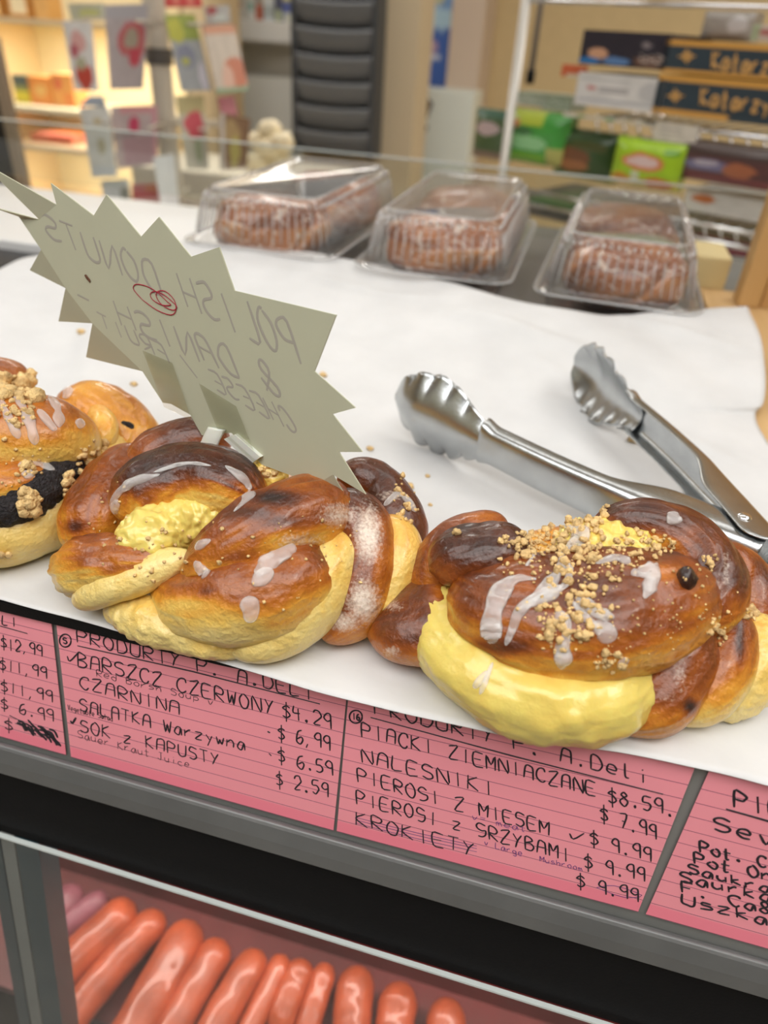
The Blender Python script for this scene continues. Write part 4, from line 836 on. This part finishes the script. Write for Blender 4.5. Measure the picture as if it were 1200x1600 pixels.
gcard(((163, 8), (232, 6), (224, 139), (172, 140)), (-.05, .0), (.47, .41, .42), [('e', .62, .42, .36, .22, (.52, .13, .14)), ('e', .62, .40, .2, .13, (.40, .34, .26)), ('e', .7, .6, .16, .12, (.55, .07, .10)), ('r', 0, 0, 1, .16, (.45, .43, .46))], 'mauve greeting card with a red wreath, left of the rack post')
gcard(((257, 23), (304, 22), (331, 141), (284, 142)), (-.02, .03), (.38, .40, .42), [('r', 0, 0, 1, .33, (.33, .40, .08)), ('e', .25, .2, .3, .16, (.55, .55, .08)), ('e', .4, .55, .3, .16, (.25, .27, .36)), ('e', .35, .6, .14, .06, (.5, .5, .1)), ('e', .8, .8, .14, .2, (.6, .58, .66))], 'greeting card with green and yellow top over grey-blue, right of the rack post')
gcard(((317, 40), (366, 38), (389, 141), (340, 146)), (.0, .08), (.58, .50, .42), [('r', 0, 0, 1, .12, (.60, .28, .16)), ('e', .75, .72, .36, .24, (.55, .17, .08)), ('e', .42, .8, .2, .2, (.68, .42, .32)), ('r', 0, .94, 1, 1, (.25, .36, .22))], 'beige and rust greeting card, upper right on the rack')
gcard(((124, 168), (167, 167), (181, 276), (144, 277)), (.04, -.04), (.80, .82, .80), [('e', .6, .2, .14, .06, (.6, .5, .28)), ('e', .6, .55, .16, .12, (.55, .52, .35)), ('r', 0, .85, 1, 1, (.74, .80, .86))], 'white greeting card with small gold motifs, lower left on the rack')
gcard(((172, 166), (246, 164), (246, 256), (184, 264)), (-.06, .0), (.50, .40, .40), [('r', .2, 0, 1, .12, (.62, .30, .32)), ('r', .86, 0, 1, .9, (.62, .32, .36)), ('e', .48, .32, .14, .14, (.55, .05, .12)), ('r', .2, .5, .9, .95, (.46, .28, .31)), ('r', 0, .44, .5, .5, (.3, .26, .26))], 'pink-bordered greeting card with a small red heart')
gcard(((275, 150), (318, 149), (327, 264), (293, 264)), (-.03, .03), (.52, .50, .42), [('r', 0, 0, 1, .24, (.56, .50, .28)), ('e', .55, .40, .38, .2, (.58, .10, .13)), ('e', .6, .72, .14, .2, (.33, .38, .24))], 'greeting card with one red bloom below a yellow top')
gcard(((345, 176), (391, 186), (386, 262), (346, 266)), (.0, .08), (.22, .13, .08), [('e', .4, .3, .3, .2, (.38, .27, .14)), ('e', .5, .65, .2, .3, (.42, .36, .12)), ('r', 0, 0, .12, 1, (.55, .50, .46))], 'dark brown and gold greeting card, lowest at the right of the rack')
gcard(((341, 152), (366, 150), (372, 180), (346, 178)), (.06, .1), (.45, .14, .17), [], 'small dark red card peeping over the brown and gold card')
gcard(((157, 282), (198, 280), (206, 352), (170, 355)), (.02, -.04), (.72, .78, .80), [('e', .3, .75, .3, .2, (.25, .42, .55)), ('r', .7, .2, 1, 1, (.30, .33, .30))], 'pale blue and white card at the foot of the left column')
gcard(((205, 288), (256, 286), (258, 352), (212, 355)), (-.05, .0), (.42, .10, .10), [('r', .1, .32, .9, .75, (.62, .36, .34)), ('e', .7, .1, .3, .12, (.45, .12, .04))], 'dark red card on the bottom tier left of the post')
gcard(((240, 246), (272, 240), (284, 362), (258, 364)), (-.06, -.02), (.88, .90, .92), [], 'tall plain white card on the bottom tier beside the post')
gcard(((255, -25), (312, -26), (316, 10), (258, 10)), (.0, .03), (.62, .05, .04), [('e', .3, .5, .1, .5, (.75, .2, .15)), ('e', .7, .5, .1, .5, (.75, .2, .15))], 'bright red card on the top tier cut by the picture edge')
gcard(((105, 5), (160, 5), (160, 30), (112, 32)), (.06, .0), (.50, .50, .38), [('e', .6, .6, .3, .3, (.55, .55, .2))], 'olive and grey card on the top tier at the left')
gcard(((140, 150), (160, 150), (165, 166), (124, 164)), (.1, .1), (.25, .30, .38), [], 'blue-grey card edge between the two left tiers')
gcard(((318, 10), (358, 8), (360, 34), (322, 36)), (.1, .12), (.50, .50, .48), [('e', .3, .3, .2, .3, (.45, .12, .12)), ('r', .3, .5, .8, .9, (.6, .66, .62))], 'grey card with a red dot on the top tier at the right')

# ------------------------------------------------------------------ warm lit cabinet at the left
LY = 2.75
cb0 = ony(10, 0, LY)[0]; cx0, cx1 = ony(0, 150, LY)[0] - .12, ony(160, 150, LY)[0] + .35
cab = thing('lit_cabinet', 'warm lit wooden display cabinet full of groceries at the left of the shop', 'cabinet', ((cx0 + cx1) / 2, LY + .25, -1.2))
yel = simple('cream_cabinet_lining', (.90, .82, .58), .6); yw = simple('honey_wood', (.78, .62, .38), .5)
MB().box((cx0, LY + .44, -1.2), (cx1, LY + .46, 1.0)).build('back_panel', yel, cab)
MB().box((cx0 - .02, LY, -1.2), (cx0, LY + .46, 1.0)).build('side_panel', yw, cab)
MB().box((cx1, LY, -1.2), (cx1 + .02, LY + .46, 1.0)).build('side_panel', yw, cab)
shz = [ony(60, y, LY)[2] for y in (30, 168, 228)] + [ony(60, 330, LY)[2]]
for z in shz + [.75]: MB().box((cx0, LY, z - .018), (cx1, LY + .44, z)).build('shelf', yw if z != shz[1] else yel, cab)
for z, wt in ((.72, 5), (shz[0] - .03, 9), (shz[1] - .03, 3), (shz[2] - .03, 7)): area('cabinet_lamp_light', ((cx0 + cx1) / 2, LY + .16, z), .6, .08, wt * .42, (1, .94, .80))
def packet(name, x0, x1, z0, z1, y, dep, bg, shapes, label, cat, group):
    o = sheet(name, (x0, y, z1), (x1, y, z1), (x1, y, z0), (x0, y, z0), bg, shapes, dep, n=16); return tag(o, label, cat, group)
def shelfrow(y, zsh, specs, group):
    for (xa, xb, ztop, bg, shp, lb, nm, cat) in specs:
        z1 = ony((xa + xb) / 2, ztop, y)[2]; packet(nm, ony(xa, 150, y)[0], ony(xb, 150, y)[0], zsh, z1, y, .08, bg, shp, lb, cat, group)
yy = LY + .10
def rowat(row, y): return row
for (xa, xb, yt, yb, bg, shp, lb, nm, cat, sh) in [
    (-2, 32, -8, 0, (.55, .25, .06), [('r', .2, .3, .8, .9, (.9, .75, .4))], 'brown jar on the top cabinet shelf at the left frame edge', 'grocery_jar', 'jar', 0),
    (38, 72, -10, 0, (.62, .30, .08), [('r', .2, .2, .8, .8, (.95, .85, .6))], 'amber jar with pale label on the top cabinet shelf', 'grocery_jar', 'jar', 0),
    (78, 98, -6, 0, (.80, .48, .18), [], 'small tan jar on the top cabinet shelf beside the cards', 'grocery_jar', 'jar', 0),
    (24, 46, 118, 0, (.30, .32, .12), [('r', 0, .6, 1, 1, (.70, .62, .08)), ('r', 0, 0, 1, .35, (.12, .16, .16))], 'dark green and yellow packet on the middle cabinet shelf', 'grocery_packet', 'packet', 1),
    (48, 82, 120, 0, (.82, .34, .10), [('e', .5, .5, .3, .2, (.85, .55, .2))], 'orange packet in the middle of the lit cabinet shelf', 'grocery_packet', 'packet', 1),
    (84, 116, 116, 0, (.84, .42, .14), [('e', .3, .3, .2, .2, (.75, .2, .1)), ('r', .5, .6, 1, 1, (.80, .30, .10))], 'pale orange packet on the lit cabinet shelf next to the white flower card', 'grocery_packet', 'packet', 1),
    (64, 138, 206, 0, (.80, .32, .08), [], 'long orange packet on the lower cabinet shelf', 'grocery_packet', 'packet', 2),
    (36, 100, 226, 0, (.78, .22, .16), [('r', 0, 0, .4, 1, (.8, .3, .22))], 'red packet on the lower cabinet shelf', 'grocery_packet', 'packet', 2)]:
    y_ = yy + (.12 if lb.startswith('long') else 0); z0 = shz[sh]; z1 = ony((xa + xb) / 2, yt, y_)[2]; z1 = max(z1, z0 + .03)
    packet(nm, ony(xa, 150, y_)[0], ony(xb, 150, y_)[0], z0, z1, y_, .09, bg, shp, lb, cat, 'groceries in the lit cabinet')
# dark fridge edge at far left with wooden jamb
jb = ony(26, 220, 1.75)[0]
dk = thing('cooler_door', 'black cooler door edge with a wooden jamb at the far left', 'cooler', (jb - .2, 1.8, -1.2))
MB().box((jb - .6, 1.75, -1.2), (jb - .030, 1.77, ony(5, 150, 1.75)[2])).build('door', simple('black_cooler', (.012, .010, .010), .4), dk)
MB().box((jb - .029, 1.75, -1.2), (jb, 1.77, ony(0, 60, 1.75)[2])).build('jamb', simple('jamb_wood', (.34, .26, .18), .5), dk)
# ------------------------------------------------------------------ middle background
PY = 3.0
px0, px1 = ony(470, 100, PY)[0], ony(650, 120, PY)[0]
structure(MB().box((px0, PY, -1.2), (px1, PY + .25, 1.35)).build('trim_1', simple('beige_pillar', (.60, .49, .33), .7)))
gy = 2.88; gx0, gx1 = ony(455, 120, gy)[0], ony(587, 120, gy)[0]; gz0 = ony(520, 244, gy)[2]
rb = thing('ribbed_rack', 'tall dark grey rack of stacked curved panels fixed before the beige pillar', 'rack', ((gx0 + gx1) / 2, PY, gz0))
gm = simple('dark_grey_plastic', (.125, .13, .138), .45); gm2 = simple('dark_grey_frame', (.040, .044, .050), .45)
MB().box((gx0, gy, gz0), (gx0 + .022, PY, 1.0)).build('side_frame', gm2, rb, bevel=.003); MB().box((gx1 - .022, gy, gz0), (gx1, PY, 1.0)).build('side_frame', gm2, rb, bevel=.003)
MB().box((gx0 + .02, gy + .05, gz0), (gx1 - .02, PY, 1.0)).build('back_panel', gm2, rb)
pitch = (ony(520, 78, gy)[2] - ony(520, 198, gy)[2]) / 3; z = gz0 + .012; i = 0
while z < .9:
    V = []; nx, nz = 24, 10
    for a in range(nx):
        u = a / (nx - 1); x = gx0 + .018 + (gx1 - gx0 - .036) * u; c_ = 1 - (2 * u - 1) ** 2
        for b in range(nz): v = b / (nz - 1); V.append((x, gy + .004 - .010 * c_ + .030 * (1 - v) ** 2.2, z - .008 * c_ + v * (pitch - .006)))
    o = mk('front_panel', V, grid_faces(nx, nz), gm, rb); sm_ = o.modifiers.new('sheet', 'SOLIDIFY'); sm_.thickness = .004
    z += pitch
# white shelf unit behind the rack
WY = 3.55; sx0, sx1 = ony(340, 60, WY)[0] - .9, ony(470, 60, WY)[0]
wu = thing('white_shelf_unit', 'white shelf unit with small groceries behind the card rack', 'shelf', ((sx0 + sx1) / 2, WY + .2, -1.2))
z1, z2, z3 = ony(400, 31, WY)[2], ony(400, 64, WY)[2], ony(400, 120, WY)[2]
MB().box((sx0, WY, z2), (sx1, WY + .45, z1)).build('shelf', M['white'], wu); MB().box((sx0, WY + .2, z3), (sx1, WY + .45, z2)).build('shelf_back', simple('greige_panel', (.66, .63, .57), .7), wu)
MB().box((sx0, WY + .05, -1.2), (sx1, WY + .45, z3)).build('base', simple('pale_grey_panel', (.80, .81, .78), .6), wu)
for xa, xb, yt, bg, shp, lb in [(362, 384, -12, (.62, .60, .55), [('e', .4, .4, .3, .2, (.5, .3, .2))], 'grey-white carton on the white shelf nearest the card rack'), (386, 399, -8, (.70, .72, .70), [('r', .2, .3, .8, .6, (.25, .45, .40))], 'pale carton with green band on the white shelf'),
        (400, 409, 8, (.52, .12, .06), [], 'slim red bottle on the white shelf'), (411, 428, -15, (.70, .74, .76), [('r', 0, .5, 1, .9, (.45, .50, .50))], 'silver-white tub on the white shelf right of the red bottle'), (430, 441, -8, (.10, .11, .18), [('r', .1, .6, .9, 1, (.5, .55, .35))], 'dark blue packet on the white shelf'), (442, 456, -12, (.12, .16, .42), [('r', 0, 0, 1, .3, (.7, .66, .3)), ('r', .2, .7, .8, 1, (.7, .72, .6))], 'blue packet with yellow top beside the dark grey rack')]:
    packet('small_grocery', ony(xa, 20, WY + .06)[0], ony(xb, 20, WY + .06)[0], z1, ony((xa + xb) / 2, yt, WY + .06)[2], WY + .06, .07, bg, shp, lb, 'grocery', 'small groceries on the white shelf')
# heap of cream paper bags
hb = ony(424, 250, 2.5)
tb = thing('bread_roll_heap_table', 'low cream table below the white shelf unit', 'table', (hb[0], 2.75, -1.2)) if False else None
bl = MB(); zb = ony(424, 268, 2.5)[2]
tag(MB().box((hb[0] - .45, 2.35, -1.2), (hb[0] + .22, 2.75, zb)).build('low_table', simple('pale_table', (.62, .55, .44), .6), None, bevel=.004), 'low pale table behind the card rack carrying cream bundles', 'table')
CRM = simple('cream_bundle', (.82, .70, .48), .6, var=.25, vscale=25, bump=.4, bscale=60)
for i, (x, y, r, lb) in enumerate([(404, 252, .040, 'lower left cream bundle on the low table'), (436, 254, .042, 'lower right cream bundle beside the dark grey rack'), (420, 232, .040, 'middle cream bundle in the heap on the low table'), (404, 220, .034, 'upper left cream bundle of the heap'), (440, 222, .036, 'upper right cream bundle of the heap'), (422, 203, .036, 'topmost cream bundle of the heap')]):
    c = ony(x, y, 2.5 + .02 * (i % 2)); dd = np.array([1 + .35 * noise.noise(tuple(v * 1.8 + i * 7)) for v in ICO[0]])
    tag(mk('cream_bundle', c + ICO[0] * dd[:, None] * r * np.array((1.15, 1, .9)), ICO[1], CRM), lb, 'bundle', 'cream bundles on the low table')
# blue poster and white cabinet beyond the pillar
BY = 3.9
structure(MB().box((ony(702, 100, BY)[0], BY - .05, -1.2), (ony(752, 100, BY)[0], 4.2, 1.35)).build('trim_2', simple('pinkish_pillar', (.60, .48, .38), .7)))
pz0 = ony(675, 137, BY)[2]; pxa, pxb = ony(646, 100, BY)[0], ony(699, 100, BY)[0]
tag(sheet('poster', (pxa, BY, pz0 + .62), (pxb, BY, pz0 + .62), (pxb, BY, pz0), (pxa, BY, pz0), (.22, .40, .72), [('e', .6, .05, .5, .3, (.55, .70, .86)), ('e', .1, .5, .3, .35, (.50, .46, .30)), ('e', .55, .42, .25, .06, (.62, .62, .42)), ('r', 0, .62, 1, 1, (.07, .16, .52)), ('e', .5, .74, .18, .05, (.5, .35, .5)), ('e', .45, .80, .3, .03, (.75, .8, .9)), ('e', .6, .56, .5, .07, (.5, .72, .88))], .01), 'blue and white poster hanging beyond the beige pillar', 'poster')
wx0, wx1 = ony(648, 200, 3.6)[0], ony(736, 200, 3.6)[0]
tag(MB().box((wx0, 3.6, -1.2), (wx1, 3.85, ony(690, 141, 3.6)[2])).build('white_cabinet', simple('white_enamel', (.74, .78, .72), .4), None, bevel=.006), 'plain white cabinet below the blue poster', 'cabinet')
mb = MB(); mb.tube([ony(658, 148, 3.3), ony(664, 160, 3.3), ony(655, 178, 3.3), ony(650, 200, 3.3), ony(655, 196, 3.32), ony(648, 226, 3.3), ony(641, 262, 3.3)], [.012, .035, .04, .03, .04, .025, .01], 10)
tag(mb.build('dark_tassel', simple('dark_brown_fabric', (.035, .022, .018), .7), None, True), 'dark brown tassel-like bundle hanging beside the beige pillar', 'bundle')

# ------------------------------------------------------------------ wire shelf of sweets at the right
SR = _n((.89, -.455, 0)); SNm = np.array((-SR[1], SR[0], 0)); SNm = _n((.455, .89, 0)); SD = 1.25
def sh(px, py, d=0.0): r = ray(px, py); return CAM + r * ((SD + d) / np.dot(r, SNm))
def sbox(name, TLp, BRp, dep, d, bg, shapes, parent=None, n=36, mat='print', bulge=0):
    a = sh(*TLp, d); b = sh(BRp[0], BRp[1], d); b[2] = sh(TLp[0], BRp[1], d)[2] if len(BRp) > 2 else b[2]; s0, s1 = np.dot(a, SR), np.dot(b, SR); base = SNm * (SD + d)
    P = lambda s, z: base + SR * s + np.array((0, 0, z))
    return sheet(name, P(s0, a[2]), P(s1, a[2]), P(s1, b[2]), P(s0, b[2]), bg, shapes, dep, parent, bulge, n, mat)
wr = thing('wire_shelf', 'chrome wire shelf rack of sweets standing beyond the counter at the right', 'shelf', tuple(sh(1000, 300) * np.array((1, 1, 0)) + np.array((0, 0, -1.2)) + SNm * .15))
def sdir(s, z, d=0): return SNm * (SD + d) + SR * s + np.array((0, 0, z))
sL, sR = np.dot(sh(800, 150), SR), np.dot(sh(1330, 150), SR)
zs = [sh(1130, 208)[2], sh(1130, 357)[2], sh(1100, 2)[2] + .017]
for z in zs:
    mb = MB()
    for dz in (0, -.022): mb.tube([sdir(sL + (.26 if z == zs[0] else .0), z + dz), sdir(sR, z + dz)], .0035, 8)
    s = sL + .17
    while s < sR: z != zs[2] and mb.tube([sdir(s, z), sdir(s + .012, z - .022)], .002, 5); z != zs[2] and mb.tube([sdir(s, z + .002), sdir(s, z + .002, .34)], .0018, 5); s += .025
    mb.build('shelf_rail', M['chrome'], wr, True)
mb = MB(); pa = sh(822, 0); sp0 = np.dot(pa, SR); mb.tube([sdir(sp0, -1.18), sdir(sp0, .6)], .0085, 14); mb.build('post', simple('white_post', (.60, .57, .52), .35, .3), wr, True)
mb = MB(); q = np.dot(sh(846, 0, .2), SR); mb.tube([sdir(q, sh(838, 118, .2)[2], .2), sdir(q, .5, .2)], .006, 10); mb.build('rear_rod', simple('grey_rod', (.20, .17, .15), .4), wr, True)
mb = MB(); mb.tube([sdir(q, sh(835, 132, .2)[2], .2), sdir(q, sh(838, 110, .2)[2], .2)], .009, 10); mb.build('rod_tip', M['black'], wr, True)
sbx = sbox('lower_bin', (800, 304), (1215, 420), .25, .05, (.045, .05, .04), [('r', .08, 0, .32, .25, (.03, .12, .02)), ('n', 0, .3, 1, 1, (.16, .13, .11), 8), ('e', .55, .4, .1, .2, (.3, .3, .29))], wr)
NV, GD, BL_ = (.028, .045, .060), (.58, .30, .065), (.02, .02, .03)
def gold_text(o_parent, txt, a, b, h, d):
    kk = Ink(SNm * (SD + d - .0008), -SNm, .0016); kk.text(txt, a, b, h, up=(.10, -1.)); kk.build('gold_lettering', simple('gold_print', (.62, .36, .11), .4), o_parent)
def biscuit(TLp, BRp, dep, label, ta, tb, th, bands, em):
    o = sbox('biscuit_box', TLp, BRp, dep, 0, NV, bands, n=60); tag(o, label, 'box', 'navy and gold biscuit boxes')
    kk = Ink(SNm * (SD - .0006), -SNm, .0014)
    for a in range(4):
        q = a * PI / 4; r_ = 12 if a % 2 == 0 else 7; kk.px([(em[0] - r_ * 1.2 * math.cos(q), em[1] - r_ * math.sin(q)), (em[0] + r_ * 1.2 * math.cos(q), em[1] + r_ * math.sin(q))])
    kk.circle(em, 7, 6); kk.build('gold_emblem', simple('gold_print', (.55, .31, .10), .4), o); kk = Ink(SNm * (SD - .0006), -SNm, .0022); kk.text('Katarzynki', ta, tb, th, up=(.12, -1.)); kk.build('gold_lettering', simple('gold_print', (.55, .31, .10), .4), o)
scal = [('e', x, .07, .045, .055, GD) for x in np.linspace(.45, 1, 8)]
biscuit((1042, 61), (1420, 113, 1), .2, 'upper navy and gold biscuit box with gold lettering on the right shelf', (1112, 106), (1262, 126), 26, [('r', 0, 0, 1, .17, GD), ('r', 0, .88, 1, 1, GD)], (1073, 88))
biscuit((1031, 115), (1420, 177, 1), .2, 'lower navy and gold biscuit box with gold lettering under the other', (1094, 163), (1250, 186), 26, [('r', 0, 0, 1, .16, GD), ('r', 0, .86, .34, 1, GD)], (1055, 150))
tag(sbox('chocolate_box', (913, 46), (1038, 110), .16, .0, (.022, .018, .028), [('e', .22, .66, .12, .16, (.55, .30, .18)), ('e', .12, .88, .14, .09, (.02, .16, .42)), ('e', .45, .84, .16, .12, (.10, .20, .40)), ('e', .8, .82, .16, .18, (.12, .06, .04)), ('n', .7, .6, .98, .85, (.45, .38, .34), 24), ('e', .75, .35, .05, .1, (.2, .17, .18))]), 'dark chocolate box with blue and tan picture on the right shelf', 'box')
tag(sbox('white_box', (905, 112), (1030, 178), .16, .0, (.62, .60, .58), [('e', .18, .45, .06, .07, (.5, .16, .15)), ('r', .26, .38, .62, .56, (.40, .38, .38)), ('r', .02, .16, .6, .22, (.42, .41, .40)), ('r', .05, .75, .95, .83, (.42, .42, .44)), ('e', .85, .45, .12, .3, (.48, .47, .47))]), 'white box with grey print below the dark chocolate box', 'box')
tag(sbox('shelf_edging', (880, 176), (1030, 200), .004, -.003, (.56, .52, .44), [('e', x, .4, .05, .4, (.12, .30, .10)) for x in (.2, .5)] + [('e', x, .4, .05, .4, (.62, .52, .33)) for x in (.36, .68)], n=40), 'paper shelf edging with green and cream points under the white box', 'edging')
tag(sbox('price_ticket', (1026, 190), (1084, 232), .004, -.006, (.60, .55, .48), [('r', .1, .2, .6, .3, (.4, .36, .32)), ('r', .1, .45, .7, .52, (.42, .38, .34))]), 'cream price ticket hanging from the chrome rail above the lime bag', 'ticket')
GR = lambda *a: a
tag(sbox('snack_bag', (746, 168), (792, 252), .02, .16, (.075, .12, .05), [('e', .45, .38, .34, .13, (.50, .38, .38)), ('r', 0, 0, 1, .15, (.05, .12, .08)), ('r', 0, .85, 1, 1, (.25, .17, .12))], mat='bag', bulge=.015), 'dark olive snack bag with a pink emblem behind the chrome post', 'bag', 'snack bags on the lower wire shelf')
tag(sbox('snack_bag', (800, 168), (882, 264), .02, .03, (.06, .30, .05), [('r', 0, 0, .62, .26, (.40, .48, .05)), ('r', 0, .2, .25, .4, (.60, .25, .1)), ('e', .40, .60, .35, .14, (.25, .52, .24)), ('e', .3, .38, .2, .08, (.05, .16, .05)), ('r', .72, .65, 1, 1, (.42, .42, .12)), ('r', 0, .78, .7, 1, (.18, .44, .03))], mat='bag', bulge=.018), 'bright green snack bag right of the chrome post', 'bag', 'snack bags on the lower wire shelf')
tag(sbox('snack_bag', (876, 198), (956, 288), .02, .04, (.035, .075, .02), [('e', .3, .55, .35, .2, (.16, .06, .02)), ('e', .38, .72, .25, .12, (.30, .12, .04)), ('r', 0, .86, 1, 1, (.16, .22, .04)), ('e', .6, .3, .3, .1, (.08, .09, .03))], mat='bag', bulge=.018), 'very dark green snack bag between two brighter bags', 'bag', 'snack bags on the lower wire shelf')
tag(sbox('snack_bag', (967, 212), (1057, 300), .02, -.01, (.32, .52, .02), [('e', .5, .45, .30, .20, (.58, .20, .07)), ('e', .5, .45, .22, .11, (.66, .50, .48)), ('r', 0, .78, 1, 1, (.56, .50, .03)), ('e', .2, .86, .15, .12, (.62, .30, .03)), ('e', .75, .88, .2, .14, (.62, .16, .02)), ('r', .36, .66, .46, .9, (.60, .64, .45)), ('e', .85, .2, .1, .08, (.15, .35, .03))], mat='bag', bulge=.018), 'lime green sweets bag with an orange oval emblem', 'bag', 'snack bags on the lower wire shelf')
tag(sbox('sweets_pouch', (1058, 214), (1215, 276, 1), .03, .0, (.10, .045, .045), [('r', 0, 0, 1, .32, (.07, .045, .04)), ('e', .38, .55, .22, .16, (.16, .15, .25)), ('e', .36, .5, .12, .08, (.40, .36, .42)), ('e', .68, .6, .14, .2, (.34, .12, .06)), ('r', .2, .78, 1, 1, (.19, .045, .05)), ('r', 0, .1, .12, 1, (.045, .02, .018))], mat='bag', bulge=.012), 'dark red-brown sweets pouch with blue lettering patch under the chrome rail', 'pouch')
tag(sbox('white_carton', (1074, 294), (1215, 328, 1), .1, .02, (.72, .70, .68), [('e', .22, .36, .14, .2, (.58, .17, .05)), ('r', 0, 0, .3, .14, (.5, .45, .4))]), 'white carton with an orange patch on the lower chrome shelf', 'carton')
tag(sbox('red_packet', (1085, 366), (1215, 420), .1, .03, (.22, .03, .05), [('e', .3, .2, .2, .2, (.35, .1, .12))]), 'dark red packet under the lowest chrome rail', 'packet')
tag(sbox('orange_packet', (879, 100), (908, 122), .02, .10, (.62, .13, .05), [('r', .3, .7, 1, 1, (.7, .6, .45))], n=14), 'small orange-red packet left of the dark chocolate box', 'packet')
tag(sbox('white_packet', (1178, 38), (1240, 66), .05, .05, (.62, .56, .54), [('e', .4, .5, .3, .2, (.5, .2, .2)), ('r', 0, 0, .2, 1, (.4, .5, .35))], n=20), 'white packet with red print on top of the biscuit boxes', 'packet')
tag(sbox('clear_bag', (1104, 16), (1172, 66), .03, .12, (.34, .31, .28), [('e', .7, .45, .18, .3, (.52, .50, .50))], mat='bag', bulge=.01), 'grey cellophane bag behind the biscuit boxes under the top rail', 'bag')
for i, (a, b) in enumerate((((806, 142), (850, 168)), ((850, 146), (890, 176)))):
    tag(sbox('plastic_tub', a, b, .06, .1, (.30, .33, .24), [('n', 0, .3, 1, 1, (.52, .54, .48), 9)], n=24), ('grey-green plastic tub above the bright green bag', 'grey-blue plastic tub left of the white box')[i], 'tub', 'plastic tubs behind the snack bags')
tag(MB().box((-.02, 1.46, -.16), (.62, 1.9, -.12)).build('low_display', simple('low_display', (.40, .37, .34), .6)), 'low grey display board under the wire shelf of sweets', 'board') if False else None
